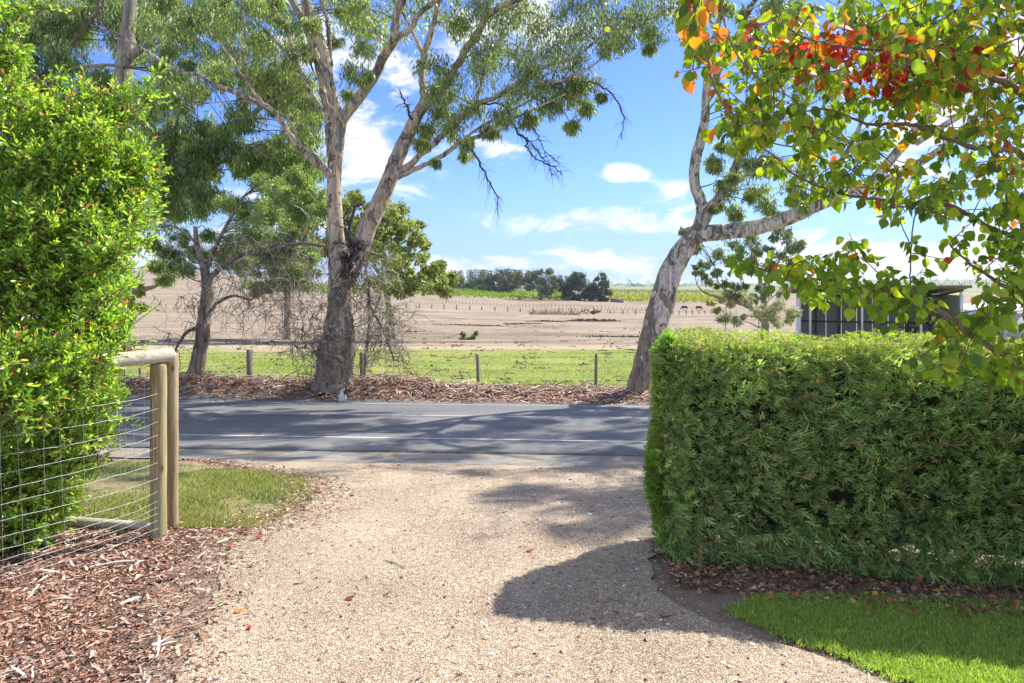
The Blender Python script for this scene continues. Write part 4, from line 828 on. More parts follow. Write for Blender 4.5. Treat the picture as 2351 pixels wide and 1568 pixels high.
    dist = np.linalg.norm(org - [0, 0, CAM_Z], axis=1) + np.where(org[:, 0] < -org[:, 1] * .73, 9, 0)
    first = np.argsort(dist)[:300]; m = np.ones(n, bool); m[first] = False
    mb = MB(); place(mb, *BUSH_LEAF, org[m], ax[m], sd_[m], sc[m], c[m]); mb.build('foliage', M_bush, bo, kind='stuff')
    single_leaves(first, org, ax, sd_, sc, c, OVAL_LEAF, M_bush, bo)
def single_leaves(idx, org, ax, sd_, sc, c, tmpl, m, parent):
    pal = {}
    pl = np.array(parent['_loc'])
    for j in idx:
        key = tuple(np.round(c[j] * 12).astype(int))
        if key not in pal:
            b = MB(); b.add(tmpl[0], np.array(tmpl[1]), np.tile(np.asarray(c[j]), (len(tmpl[0]), 1))); pal[key] = b.mesh('leaf', m)
        Y = norm(ax[j]); X = norm(sd_[j] - (sd_[j] @ Y) * Y); Z = np.cross(X, Y)
        o = bpy.data.objects.new('leaf', pal[key]); C.objects.link(o); o.parent = parent
        M = Matrix(((X[0] * sc[j, 0], Y[0] * sc[j, 1], Z[0] * sc[j, 2], org[j, 0] - pl[0]), (X[1] * sc[j, 0], Y[1] * sc[j, 1], Z[1] * sc[j, 2], org[j, 1] - pl[1]), (X[2] * sc[j, 0], Y[2] * sc[j, 1], Z[2] * sc[j, 2], org[j, 2] - pl[2]), (0, 0, 0, 1)))
        o.matrix_basis = M
build_bush()

# ------------------------------------------------------------------ garden fence
def log_mesh(P, r, sides=18, bev=.012):
    """round log between two points with softened ends"""
    a, b = np.asarray(P[0], float), np.asarray(P[1], float); L = np.linalg.norm(b - a); s = np.array([0, .004, .015] + list(np.linspace(.06, L - .06, 10)) + [L - .015, L - .004, L]) / L
    R = np.array([r - bev, r - bev * .3, r] + [r * (1 + .02 * math.sin(i * 1.7)) for i in range(10)] + [r, r - bev * .3, r - bev]); mb = MB()
    Q = a + (b - a) * s[:, None]; tubes(mb, Q, R, sides, rough=.006)
    # start cap
    c = mb.n; mb.add(Q[0][None], np.zeros((0, 3), int)); mb.t.append(np.stack([np.roll(np.arange(sides), -1), np.arange(sides), np.full(sides, c)], -1)); return mb
A = np.array([-2.52, 4.97, 0]); fd = np.array([-.545, -.838, 0]); 
gf = thing('garden_fence', 'timber post-and-log garden fence with galvanised wire mesh beside the driveway', 'fence', tuple(A))
log_mesh([A + [0.0, 0, -.15], A + [0.0, 0, 1.245]], .0545).build('post', M_postg, gf, True, label='thick greenish round post')
P2 = W(395, 1225, 5.22); P2[2] = 0
log_mesh([P2 + [0.0, 0, -.15], P2 + [0.0, 0, 1.29]], .045).build('post', M_postb, gf, True, label='slimmer tan post behind the green one')
PL = A + fd * 3.2
log_mesh([PL + [0, 0, -.15], PL + [0, 0, 1.24]], .055).build('post', M_postb, gf, True)
log_mesh([A - fd * .085 + [0.02, 0, 1.297], A + fd * 3.4 + [0, 0, 1.28]], .050).build('rail', M_rail, gf, True, label='pale horizontal log across the post tops')
nrm = np.array([.838, -.545, 0])
hts = [.045, .09, .14, .19, .245, .31, .40, .50, .60, .70, .80, .90, 1.0]
for side, off, dx in ((0, .058, 0),):
    for j, h in enumerate(hts):
        k = np.linspace(0, 3.2, 46); sag = -.035 * np.exp(-((k) / .30)) * -1
        P = A + nrm * off + fd * (k[:, None] + .04) + np.stack([0 * k, 0 * k, h + .045 * np.exp(-k / .2) + .012 * np.sin(k * 2.1 + j) + rng.normal(size=46) * .0022], 1)
        mb = MB(); tubes(mb, P, np.full(46, .0016), 5, ref=(.3, .1, 1)); mb.build('wire', M_wire, gf, True)
for j, q in enumerate(np.arange(.06, 3.2, .115)):
    k = np.linspace(0, 1, 14); P = A + nrm * .0625 + fd * (q + .05 * k[:, None] * (1 if j % 2 else .4)) + np.stack([0 * k, 0 * k, .045 + .955 * k], 1) + rng.normal(size=(14, 3)) * .0015
    mb = MB(); tubes(mb, P, np.full(14, .0010), 4); mb.build('wire', M_wire, gf, True)
# far second mesh panel going back from the second post
B2 = P2; f2 = norm(np.array([-1, .10, 0]))
for j, h in enumerate(hts[4:]):
    k = np.linspace(0, 3, 20); P = B2 + f2 * k[:, None] + np.stack([0 * k, 0 * k + .05, h + .1 + .01 * np.sin(k * 3 + j)], 1); mb = MB(); tubes(mb, P, np.full(20, .0014), 4, ref=(.3, .1, 1)); mb.build('wire', M_wire, gf, True)
for j, q in enumerate(np.arange(.1, 3, .15)):
    P = np.array([B2 + f2 * q + [0, .052, .1], B2 + f2 * q + [0, .052, 1.12]]); mb = MB(); tubes(mb, P, np.full(2, .0011), 4); mb.build('wire', M_wire, gf, True)
mb = log_mesh([A + [-.07, .12, .03], A + [-1.3, .30, .05]], .035, 12, .006); mb.build('base_log', M_rail, gf, True, label='low timber edging behind the mesh')

# ------------------------------------------------------------------ clipped hedge
H0 = np.array([.97, 4.55, 0]); hd = np.array([.977, -.213, 0]); hn = np.array([-.213, -.977, 0]); HT, HW, HL, HR = 1.485, .52, 5.2, .15
ho = thing('hedge', 'clipped green cypress hedge with flat sunlit top and rounded end', 'hedge', tuple(H0 + hd * 2 - hn * .5))
def hedge_surf(n, face):
    """points and normals on a rounded block; face front/top/end/back"""
    s = rng.random(n) * HL; z = rng.random(n) * (HT - .03) + .05; w = rng.random(n) * HW
    if face == 'front':
        p = np.stack([s, 0 * s, z], 1); nn = np.tile([0, -1., 0], (n, 1)); 
    elif face == 'corner':
        th = rng.random(n) * math.pi / 2; d = np.stack([-np.sin(th), -np.cos(th), 0 * th], 1); p = np.stack([np.full(n, HR), np.full(n, HR), z * (HT - .12) / HT], 1) + d * HR * 1.0
        belly = .05 * np.sin(np.clip(p[:, 2] / HT, 0, 1) * math.pi) - .06 * np.clip(.25 - p[:, 2], 0, 1) * 2
        return p + d * belly[:, None], d
    elif face == 'back': p = np.stack([s, 0 * s + HW, z], 1); nn = np.tile([0, 1., 0], (n, 1))
    elif face == 'top': p = np.stack([s, w, 0 * s + HT], 1); nn = np.tile([0, 0, 1.], (n, 1))
    else: p = np.stack([0 * s, w, z], 1); nn = np.tile([-1., 0, 0], (n, 1))
    # round the corners: push the point onto an inset block then out by R
    q = p.copy(); q[:, 0] = np.clip(q[:, 0], HR, HL - HR); q[:, 1] = np.clip(q[:, 1], HR, HW - HR); q[:, 2] = np.minimum(q[:, 2], HT - HR)
    d = p - q; l = np.linalg.norm(d, axis=1, keepdims=True); nn = np.where(l > 1e-6, d / np.maximum(l, 1e-6), nn); p = np.where(l > 1e-6, q + nn * HR, p)
    u = .018 * np.sin(p[:, 0] * 5 + p[:, 2] * 4) + .014 * np.sin(p[:, 0] * 11 - p[:, 2] * 9); belly = .05 * np.sin(np.clip(p[:, 2] / HT, 0, 1) * math.pi) - .06 * np.clip(.25 - p[:, 2], 0, 1) * 2
    p = p + nn * (u + belly * (1 - np.abs(nn[:, 2])))[:, None]
    return p, nn
def tow(p): return H0 + p[:, :1] * hd + p[:, 1:2] * (-hn) + p[:, 2:] * np.array([0, 0, 1.])
def towd(d): return d[:, :1] * hd + d[:, 1:2] * (-hn) + d[:, 2:] * np.array([0, 0, 1.])
def build_hedge():
    mb = MB()
    PG = [(.20, .29, .11), (.27, .37, .14), (.35, .45, .17), (.44, .53, .22), (.44, .36, .19)]; PT = [(.38, .46, .08), (.46, .52, .10), (.30, .40, .07), (.46, .34, .12), (.22, .28, .07)]
    for face, n, size, pal, w in (('front', 21000, (.06, .135), PG, [.25, .28, .25, .14, .08]), ('top', 8500, (.025, .055), PT, [.3, .25, .22, .1, .13]), ('end', 5200, (.05, .10), [(.16, .29, .055), (.20, .34, .06), (.13, .22, .05), (.34, .26, .09)], [.35, .35, .22, .08]), ('corner', 5200, (.045, .09), PG, [.25, .3, .25, .14, .06]), ('back', 1200, (.07, .12), PG, None)):
        p, nn = hedge_surf(n, face); dep = rng.random(n) ** 1.3 * (.13 if face in ('front', 'corner') else .09); p = p - nn * dep[:, None]
        clump = np.sin(p[:, 0] * 9 + 3 * np.sin(p[:, 2] * 4)) * np.sin(p[:, 2] * 11 + p[:, 0] * 2)
        low = np.clip(1 - p[:, 2] / .5, 0, 1)
        if face in ('front', 'back', 'corner'): 
            ang = .75 + np.sin(p[:, 0] * 2.3 + 1.3 * np.sin(p[:, 2] * 3.1)) * .55 + rng.normal(size=n) * .55
            ax = nn * .40 + np.stack([np.sin(ang) * 1.0, 0 * ang, np.cos(ang) * .55 - .25 - low * .9], 1) + rng.normal(size=(n, 3)) * .28
        elif face == 'top': ax = nn * .16 + rng.normal(size=(n, 3)) * [.8, .8, .14]
        else: ax = nn * .5 + [0, -.15, .7] + rng.normal(size=(n, 3)) * .35
        size_ = rng.uniform(*size, n) * (1 + low * .35); col = pick(pal, n, .14, w) * (1 + .14 * clump[:, None])
        topw = sstep(p[:, 2], HT - .17, HT - .05)[:, None] if face == 'front' else np.zeros((n, 1)); col = col * (1 - topw) + pick(PT, n) * topw; size_ = size_ * (1 - .5 * topw[:, 0])  # upper front sprays blend to the bright top palette, sunlight put into colour
        sd_ = np.cross(ax, nn + rng.normal(size=(n, 3)) * .9); ok = np.linalg.norm(sd_, axis=1) > .05; 
        # thin patches where gaps show
        gap = (np.sin(p[:, 0] * 6.3 + 1) * np.sin(p[:, 2] * 9.1 + p[:, 0] * 3) > .80) & (rng.random(n) < .65) & (face == 'front'); keep = ok & ~gap
        which = rng.integers(0, 7, n)
        for wf in range(7):
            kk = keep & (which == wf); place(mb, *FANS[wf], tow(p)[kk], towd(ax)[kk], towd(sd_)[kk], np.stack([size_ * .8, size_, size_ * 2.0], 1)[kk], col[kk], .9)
    mb.build('foliage', M_hedge, ho, kind='stuff')
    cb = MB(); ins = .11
    # lumpy filler core, near-black: shade between the sprays put into its colour
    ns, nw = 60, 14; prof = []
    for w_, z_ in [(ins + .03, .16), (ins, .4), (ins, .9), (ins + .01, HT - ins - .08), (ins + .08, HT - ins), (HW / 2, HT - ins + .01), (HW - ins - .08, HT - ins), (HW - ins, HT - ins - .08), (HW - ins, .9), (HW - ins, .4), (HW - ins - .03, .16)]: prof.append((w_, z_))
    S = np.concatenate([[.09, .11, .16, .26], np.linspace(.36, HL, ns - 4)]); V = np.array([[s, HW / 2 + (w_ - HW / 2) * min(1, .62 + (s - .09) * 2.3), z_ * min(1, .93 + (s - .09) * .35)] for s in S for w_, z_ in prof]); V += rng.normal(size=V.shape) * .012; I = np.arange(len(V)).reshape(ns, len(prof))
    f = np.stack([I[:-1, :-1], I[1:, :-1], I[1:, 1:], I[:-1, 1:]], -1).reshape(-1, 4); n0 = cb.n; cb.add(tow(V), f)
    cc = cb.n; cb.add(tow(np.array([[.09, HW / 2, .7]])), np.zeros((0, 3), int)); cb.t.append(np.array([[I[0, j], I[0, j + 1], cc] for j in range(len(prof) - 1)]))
    cb.build('dark_core', M_core, ho, True)
    for s in np.arange(.35, HL, .55):
        P = tow(np.array([[s, .5, -.05], [s + .02, .52, .3], [s - .03, .5, .8], [s, .5, 1.2]])); b = MB(); tubes(b, P, [.035, .03, .022, .012], 8, (.14, .10, .07)); b.build('stem', M_bushwood, ho, True)
build_hedge()

# ------------------------------------------------------------------ autumn pear tree at the right
po = thing('pear_tree', 'ornamental pear tree turning yellow, orange and red, its branches overhanging the hedge', 'tree', (3.05, 3.15, 0))
def build_pear():
    br = [([(2750, 2100, 170, 3.3), (2720, 1500, 150, 3.3), (2690, 1000, 140, 3.3), (2660, 600, 120, 3.3), (2620, 250, 90, 3.35), (2560, -100, 70, 3.4), (2500, -500, 40, 3.4)], 'trunk'),
          ([(2670, 700, 40, 3.3), (2500, 520, 30, 3.2), (2351, 360, 15, 3.1), (2290, 345, 13, 3.0), (2217, 333, 12, 3.0), (2141, 303, 11, 2.95), (2081, 286, 9, 2.9), (1986, 283, 7, 2.9), (1900, 250, 5, 2.9), (1830, 260, 3, 2.9)], 'branch'),
          ([(2680, 900, 40, 3.3), (2520, 740, 26, 3.2), (2400, 620, 16, 3.1), (2342, 557, 13, 3.1), (2272, 521, 11, 3.1), (2191, 476, 10, 3.1), (2091, 466, 8, 3.15), (1991, 454, 7, 3.2), (1941, 446, 6, 3.2), (1840, 411, 5, 3.2), (1785, 366, 4, 3.2), (1740, 330, 3, 3.2)], 'branch'),
          ([(2700, 1080, 40, 3.2), (2550, 960, 28, 2.9), (2420, 875, 18, 2.7), (2351, 838, 15, 2.6), (2280, 800, 14, 2.6), (2230, 770, 13, 2.6), (2190, 735, 12, 2.6), (2130, 700, 10, 2.65), (2060, 682, 8, 2.7), (1980, 662, 7, 2.7), (1900, 643, 6, 2.7), (1830, 640, 5, 2.75), (1760, 622, 4, 2.8), (1700, 598, 3, 2.8)], 'branch'),
          ([(2680, 850, 50, 3.4), (2500, 700, 36, 3.4), (2400, 600, 26, 3.4), (2337, 491, 20, 3.4), (2312, 441, 18, 3.4), (2297, 381, 16, 3.4), (2270, 300, 12, 3.4), (2240, 180, 9, 3.4), (2200, 60, 7, 3.4), (2150, -60, 5, 3.4)], 'branch'),
          ([(2660, 600, 40, 3.3), (2450, 300, 26, 3.1), (2300, 190, 16, 2.9), (2200, 150, 11, 2.8), (2080, 120, 8, 2.7), (1960, 110, 6, 2.65), (1860, 90, 4, 2.6), (1800, 60, 3, 2.6)], 'branch'),
          ([(2640, 450, 36, 3.3), (2400, 60, 22, 3.0), (2200, -60, 12, 2.8), (2000, -110, 9, 2.6), (1800, -110, 7, 2.5), (1690, -60, 5, 2.45), (1655, 0, 4, 2.4), (1668, 65, 3.5, 2.4), (1690, 120, 3, 2.4), (1725, 165, 3, 2.45), (1775, 205, 2, 2.5)], 'branch'),
          ([(1700, -60, 4, 2.4), (1620, -40, 4, 2.3), (1603, 40, 3, 2.25), (1622, 110, 3, 2.25), (1640, 200, 2.5, 2.3), (1690, 290, 2, 2.4)], 'branch'),
          ([(1990, 454, 5, 3.2), (1880, 360, 4, 3.1), (1780, 330, 3, 3.0), (1700, 320, 3, 2.95), (1655, 260, 2, 2.9)], 'branch'),
          ([(2140, 470, 4, 3.1), (2100, 500, 3, 3.0), (2090, 620, 3, 2.9), (2092, 680, 2, 2.8)], 'branch'),
          ([(2380, 700, 14, 3.0), (2280, 640, 8, 2.9), (2220, 600, 6, 2.9), (2180, 560, 4, 2.9)], 'branch')]
    PTS = []
    for data, nm in br:
        P, R = limb_pts(data, 3, 6); P[1:-1] += rng.normal(size=P[1:-1].shape) * np.minimum(R[1:-1], .02)[:, None] * .35; b = MB(); tubes(b, P, R, 12 if nm == 'trunk' else 8, (.24, .17, .12), rough=.04); b.build(nm, M_pearbark, po, True)
        if nm != 'trunk': PTS.append(P)
    A = np.concatenate(PTS)
    def region(poly, n, dep, rel=None):
        px = np.array([p[0] for p in poly]); pv = np.array([p[1] for p in poly]); out = []
        while len(out) < n:
            x, v = rng.uniform(px.min(), px.max()), rng.uniform(pv.min(), pv.max()); ins = False; j = len(poly) - 1
            for i in range(len(poly)):
                if (pv[i] > v) != (pv[j] > v) and x < (px[j] - px[i]) * (v - pv[i]) / (pv[j] - pv[i]) + px[i]: ins = not ins
                j = i
            if ins: out.append((x, v, rng.uniform(*dep)))
        return out
    S = []
    S += region([(1640, 60), (1720, 60), (1820, 20), (2460, -40), (2480, 560), (2330, 560), (2210, 560), (2130, 500), (2060, 520), (1950, 470), (1830, 440), (1760, 380), (1690, 320), (1640, 240)], 430, (2.5, 3.7))
    S += region([(1900, -60), (2500, -60), (2500, 250), (2000, 200)], 110, (2.3, 3.6))
    S += region([(1700, 60), (1850, 60), (2100, 40), (2250, 60), (2240, 220), (2000, 220), (1750, 190), (1680, 130)], 60, (2.5, 3.1))
    S += region([(1680, 590), (1760, 590), (1900, 620), (2100, 640), (2150, 690), (2060, 720), (1930, 690), (1830, 680), (1760, 640)], 42, (2.6, 2.9))
    S += region([(2200, 660), (2400, 640), (2420, 900), (2330, 870), (2230, 840), (2130, 850), (2080, 805), (2150, 750)], 66, (2.45, 2.9))
    S += region([(2180, 540), (2450, 540), (2450, 660), (2300, 640), (2200, 600)], 34, (2.7, 3.3))
    S += region([(1580, -40), (1700, -40), (1670, 60), (1640, 160), (1590, 120)], 12, (2.2, 2.45))
    S += [(1590, 160, 2.3), (1650, 210, 2.35), (1645, 270, 2.4), (2090, 560, 2.9), (2140, 590, 2.9), (1960, 560, 2.8)] + region([(1840, 580), (2000, 560), (2060, 640), (1880, 640)], 10, (2.6, 2.9))
    S = [W(*s) for s in S]; S = np.array(S)
    tw = MB(); O = []; AX = []; ID = []
    near0 = np.array([np.linalg.norm(A - s, axis=1).min() for s in S]); S = S[np.argsort(near0)]
    for q, s in enumerate(S):
        a = A[np.argmin(np.linalg.norm(A - s, axis=1))]; A = np.vstack([A, s[None], (s * .6 + a * .4)[None]]); dd = np.linalg.norm(s - a)
        m1 = a + (s - a) * .5 + rng.normal(size=3) * .04 * dd + [0, 0, .05 * dd]; e = norm(s - a + rng.normal(size=3) * .1 * dd)
        P = spline([a, m1, s, s + e * .05], 3); tubes(tw, P, np.linspace(min(.0055, .002 + dd * .006), .0012, len(P)), 4, (.19, .13, .09))
        k = rng.integers(6, 12); t = rng.uniform(.35, 1, k); idx = (t * (len(P) - 1)).astype(int)
        for i in idx: O.append(P[i] + rng.normal(size=3) * .008); AX.append(e); ID.append(q)
    O = np.array(O); AX = np.array(AX); ID = np.array(ID); n = len(O)
    # petioles
    pd = norm(AX * .4 + rdir(n) * .8 + [0, 0, -.25]); pl_ = rng.uniform(.015, .035, n)[:, None]; Pe = O + pd * pl_
    ax = norm(pd * .5 + rng.normal(size=(n, 3)) * .35 + [0, 0, -.75]); sz = rng.uniform(.026, .058, n)
    tubes(tw, np.stack([O, Pe], 1), np.full((n, 2), .0009), 3, (.30, .30, .10)); tw.build('twigs', M_bushwood, po, kind='stuff')
    px = O[:, 0] / O[:, 1] * F + 1175.5; pv = HORIZ - (O[:, 2] - CAM_Z) / O[:, 1] * F
    c = pick([(.15, .28, .025), (.23, .38, .03), (.33, .46, .035), (.42, .50, .05), (.09, .17, .025)], n, .14, [.28, .31, .20, .05, .16])
    ye = rng.random(n) < .05 + .16 * (px > 2050) * (pv < 420); c[ye] = pick([(.50, .42, .03), (.55, .33, .03), (.45, .44, .04)], ye.sum())
    f = np.exp(-(((px - 1960) / 230) ** 2 + ((pv - (120 + (px - 1960) * .12)) / 75) ** 2)); warm = np.repeat(rng.random(len(S)), np.bincount(ID, minlength=len(S))) * .7 + rng.random(n) * .5 < f * .88
    c[warm] = pick([(.48, .03, .025), (.56, .10, .02), (.55, .20, .03), (.30, .025, .02), (.42, .26, .05)], warm.sum(), .2, [.30, .20, .18, .18, .14])
    w2 = (~warm) & (rng.random(n) < .015); c[w2] = pick([(.6, .2, .03), (.5, .08, .02)], w2.sum())
    big = (px < 1660) & (pv < 330); sz[big] *= 1.1; w3 = big & (rng.random(n) < .25); c[w3] = pick([(.62, .20, .06)], w3.sum())
    sd_ = rdir(n) + np.array([.5, 0, 0]); sc = np.stack([sz * rng.uniform(.85, 1.1, n), sz, sz * rng.uniform(.3, 1.8, n)], 1)
    dist = np.linalg.norm(O - [0, 0, CAM_Z], axis=1) / sz * .05 + np.where((px > 2351) | (pv < 0), 9, 0); first = np.argsort(dist)[:300]; m = np.ones(n, bool); m[first] = False
    mb = MB(); place(mb, *PEAR_LEAF, Pe[m], ax[m], sd_[m], sc[m], c[m]); mb.build('foliage', M_pear, po, kind='stuff'); single_leaves(first, Pe, ax, sd_, sc, c, PEAR_LEAF, M_pear, po)
    # crown above the picture
    k = 2600; oo = np.stack([rng.normal(size=k) * .9 + 3.2, rng.normal(size=k) * .55 + 3.2, rng.uniform(2.9, 4.6, k)], 1); kk = oo[:, 1] > 2.1; oo = oo[kk]; k = len(oo)
    zz = rng.uniform(.03, .06, k); mb = MB(); place(mb, *PEAR_LEAF, oo, rdir(k) + [0, 0, -.8], rdir(k), np.stack([zz] * 3, 1), pick([(.14, .27, .02), (.24, .36, .03), (.5, .4, .04)], k)); o = mb.build('foliage', M_pear, po, kind='stuff')
M_pearbark = att_mat('pear_bark', .8, grain=(60, 60, 25))
build_pear()

# ------------------------------------------------------------------ roadside fence
rf = thing('roadside_fence', 'old post and plain wire fence along the far side of the road', 'fence', (0, 19.2, gz(0, 19.2)))
rp = [(-260, 878, 70, .11), (60, 880, 72, .10), (324, 884, 40, .07), (573, 880, 78, .15), (832, 884, 76, .11), (1099, 900, 88, .10), (1368, 898, 86, .10), (1640, 905, 88, .10), (1900, 905, 90, .1), (2170, 905, 90, .1), (2430, 905, 90, .1)]
tops = []
for i, (px, vb, h, w) in enumerate(rp):
    y = 18.9 if px < 900 else 19.3; X = W(px, vb, y)[0]; z = gz(X, y); zt = CAM_Z - (vb - h - HORIZ) * y / F; lean = -.035 * (i % 3) + .0; mb = MB()
    hh = zt - z + .1; bevbox(mb, (0, 0, hh / 2 - .1), (w, w * .8, hh), .012); me = mb.mesh('post', M_oldwood); o = bpy.data.objects.new('post', me); C.objects.link(o); o.parent = rf
    o.location = (X, y - 19.2, z - gz(0, 19.2)); o.rotation_euler = (.02, lean, .2 * i); tops.append((X, y, z, zt))
tops.insert(0, (tops[0][0] - 6, 18.9, tops[0][2], tops[0][3]))
for k, fr in enumerate((.18, .36, .55, .74, .92)):
    P = []
    for (a, b) in zip(tops[:-1], tops[1:]):
        for t in np.linspace(0, 1, 6, endpoint=False):
            h = (1 - t) * (a[3] - a[2]) + t * (b[3] - b[2]); h = max(h, .95); P.append([a[0] * (1 - t) + b[0] * t, (a[1] * (1 - t) + b[1] * t) - .07, a[2] * (1 - t) + b[2] * t + fr * h - .02 * math.sin(math.pi * t)])
    mb = MB(); P = np.array(P); tubes(mb, P, np.full(len(P), .0036), 4, ref=(.1, .1, 1)); mb.build('wire', M_wiredark, rf)
# an odd dead stick caught in it, stump, white fork
def stickthing(name, label, cat, paths, col, group=None, m=None):
    base = np.array(paths[0][0][:3]); mb = MB()
    for p in paths:
        p = np.array(p, float); PR = spline(p, 4); tubes(mb, PR[:, :3], PR[:, 3], 7, col, rough=.08)
    return tagm(mb, name, m or M_litter, label, cat, tuple(base), group, smooth=True)
b = W(784, 916, 16.9); b[2] = gz(b[0], b[1])
stickthing('broken_branch', 'short white forked piece of branch standing upright at the road edge below the big gum', 'branch', [[(*b, .07), (*(b + [-.01, 0, .12]), .06), (*(b + [.0, .03, .25]), .045), (*(b + [.07, 0, .33]), .02)], [(*(b + [.01, -.02, .02]), .04), (*(b + [.08, -.02, .08]), .03), (*(b + [.1, 0, .18]), .015)]], (.62, .62, .62))
b = W(1010, 888, 18.2); b[2] = gz(b[0], b[1]); stickthing('broken_branch', 'pale stick propped up out of the bark litter between two fence posts', 'branch', [[(*b, .03), (*(b + [-.1, 0, .14]), .025), (*(b + [-.16, 0, .3]), .012)]], (.5, .43, .36))
b = W(1470, 893, 17.3); b[2] = gz(b[0], b[1]) + .05
mb = MB(); th = np.linspace(0, 2 * math.pi, 14, endpoint=False)

# ------------------------------------------------------------------ loose things on the gravel (countable)
def on_ground(px, v):
    lo, hi = 2.0, 9.0
    for _ in range(40):
        m = (lo + hi) / 2; z = gz(((px - 1175.5) * m / F), m); vv = HORIZ + (CAM_Z - z) * F / m
        if vv > v: lo = m
        else: hi = m
    return np.array([(px - 1175.5) * lo / F, lo, gz((px - 1175.5) * lo / F, lo)])
def fallen(px, v, s, col, label, name='fallen_leaf', cat='leaf', tm=PEAR_LEAF, wide=1.0, rot=0.):
    b = on_ground(px, v) + [0, 0, .016]; mb = MB(); a = np.array([[math.cos(rot), math.sin(rot), .12]]); place(mb, *tm, b[None], a, np.array([[-math.sin(rot), math.cos(rot), .15]]), np.array([[s * wide, s, s * 1.3]]), np.array([col])); tagm(mb, name, M_litter, label, cat, tuple(b))
for a in [(588, 1238, .05, (.45, .05, .02), 'dark red curled leaf on the gravel, nearest to the verge grass', 0.3), (523, 1258, .045, (.5, .06, .03), 'small red leaf beside the bark litter edge, near the foot of the posts', 1.2), (538, 1408, .055, (.55, .24, .05), 'orange leaf lying flat on the gravel near the bark litter', .1),
          (793, 1378, .06, (.22, .07, .03), 'long brown curled leaf in the middle of the sunlit gravel', .1), (573, 1449, .03, (.55, .02, .02), 'tiny bright red leaf on the gravel below the orange leaf', 2), (1210, 1268, .05, (.35, .10, .05), 'reddish brown leaf on the gravel just above the shadow of the hedge', .1),
          (495, 1393, .05, (.18, .3, .06), 'single green leaf at the edge of the bark litter', .2), (1538, 1418, .07, (.30, .22, .16), 'dry brown leaf in the shadow of the hedge', 2.6), (1862, 1475, .03, (.6, .25, .05), 'small orange leaf by the tip of the lawn', .4), (2070, 1348, .035, (.45, .05, .06), 'crimson leaf on the soil at the foot of the hedge', .5)]:
    fallen(a[0], a[1], a[2], a[3], a[4], rot=a[5])
for px, v, s, lab in [(1725, 1482, .032, 'white stone on the gravel nearest the lawn tip'), (1813, 1522, .030, 'whitish stone beside the lawn edge, nearer to the camera'), (560, 1285 + 60, .03, 'pale flat stone at the edge of the bark litter'), (1352, 1183, .045, 'light stone in the dappled shade near the hedge end')]:
    b = on_ground(px, v); mb = MB(); 
    for j in range(2): place(mb, *STONE, (b + [j * s * .2, 0, s * .15])[None], np.array([[1, .3 + j, .1]]), np.array([[0, 1, .1 * j]]), np.array([[s * 1.1, s * 1.4, s]]), np.array([(.72, .70, .66)]))
    tagm(mb, 'stone', M_stone, lab, 'stone', tuple(b))
b0_ = on_ground(205, 1310); b1_ = on_ground(330, 1295); stickthing('fallen_stick', 'bleached straight stick lying on the bark litter beside the mesh fence', 'stick', [[(*(b0_ + [0, 0, .02]), .007), (*((b0_ + b1_) / 2 + [0, .01, .03]), .008), (*(b1_ + [0, 0, .02]), .006)]], (.62, .55, .48))
b0_ = on_ground(885, 1290); b1_ = on_ground(930, 1308); stickthing('fallen_stick', 'thin dark twig on the open gravel', 'stick', [[(*(b0_ + [0, 0, .01]), .003), (*((b0_ + b1_) / 2 + [0, .01, .012]), .003), (*(b1_ + [0, 0, .01]), .002)]], (.2, .15, .1))

# ------------------------------------------------------------------ field fences
def yline(px, v, y): return W(px, v, y)
def field_fence(label, pts, y0, y1, n, h, w, px0, px1, wires=2, braces=()):
    X0 = (px0 - 1175.5) * y0 / F; X1 = (px1 - 1175.5) * y1 / F; o = thing('field_fence', label, 'fence', (X0, y0, gz(X0, y0)))
    base = bpy.data.meshes; mb = MB(); bevbox(mb, (0, 0, h / 2 - .1), (w, w, h + .2), w * .15); me = mb.mesh('post', M_oldwood); tp = []
    for i in range(n):
        t = i / (n - 1); x = X0 + (X1 - X0) * t + rng.normal() * .05; y = y0 + (y1 - y0) * t; z = gz(x, y); q = bpy.data.objects.new('post', me); C.objects.link(q); q.parent = o; q.location = (x - X0, y - y0, z - gz(X0, y0)); q.rotation_euler = (rng.normal() * .03, rng.normal() * .03, rng.random()); q.scale = (1, 1, rng.uniform(.9, 1.1)); tp.append((x, y, z))
    tp = np.array(tp)
    for k in range(wires):
        b = MB(); tubes(b, tp + [0, 0, h * (.45 + .45 * k)], np.full(n, .006), 3, ref=(.1, .1, 1)); b.build('wire', M_wiredark, o)
    return o
field_fence('nearer long row of thin posts and wire crossing the dry field', None, 150, 168, 26, 1.05, .16, 330, 905)
field_fence('row of stout posts in the middle of the dry field, right of the big gum', None, 168, 165, 21, 1.05, .24, 905, 1490)
field_fence('short run of thin posts across the field between the leaning gum and the cream shrub', None, 165, 175, 12, 1.0, .16, 1530, 1690)
field_fence('farther row of closely set thin posts below the vineyard', None, 262, 235, 62, 1.1, .14, 985, 1500)
field_fence('low row of close posts behind the dark washout', None, 185, 190, 26, .95, .13, 1290, 1660)
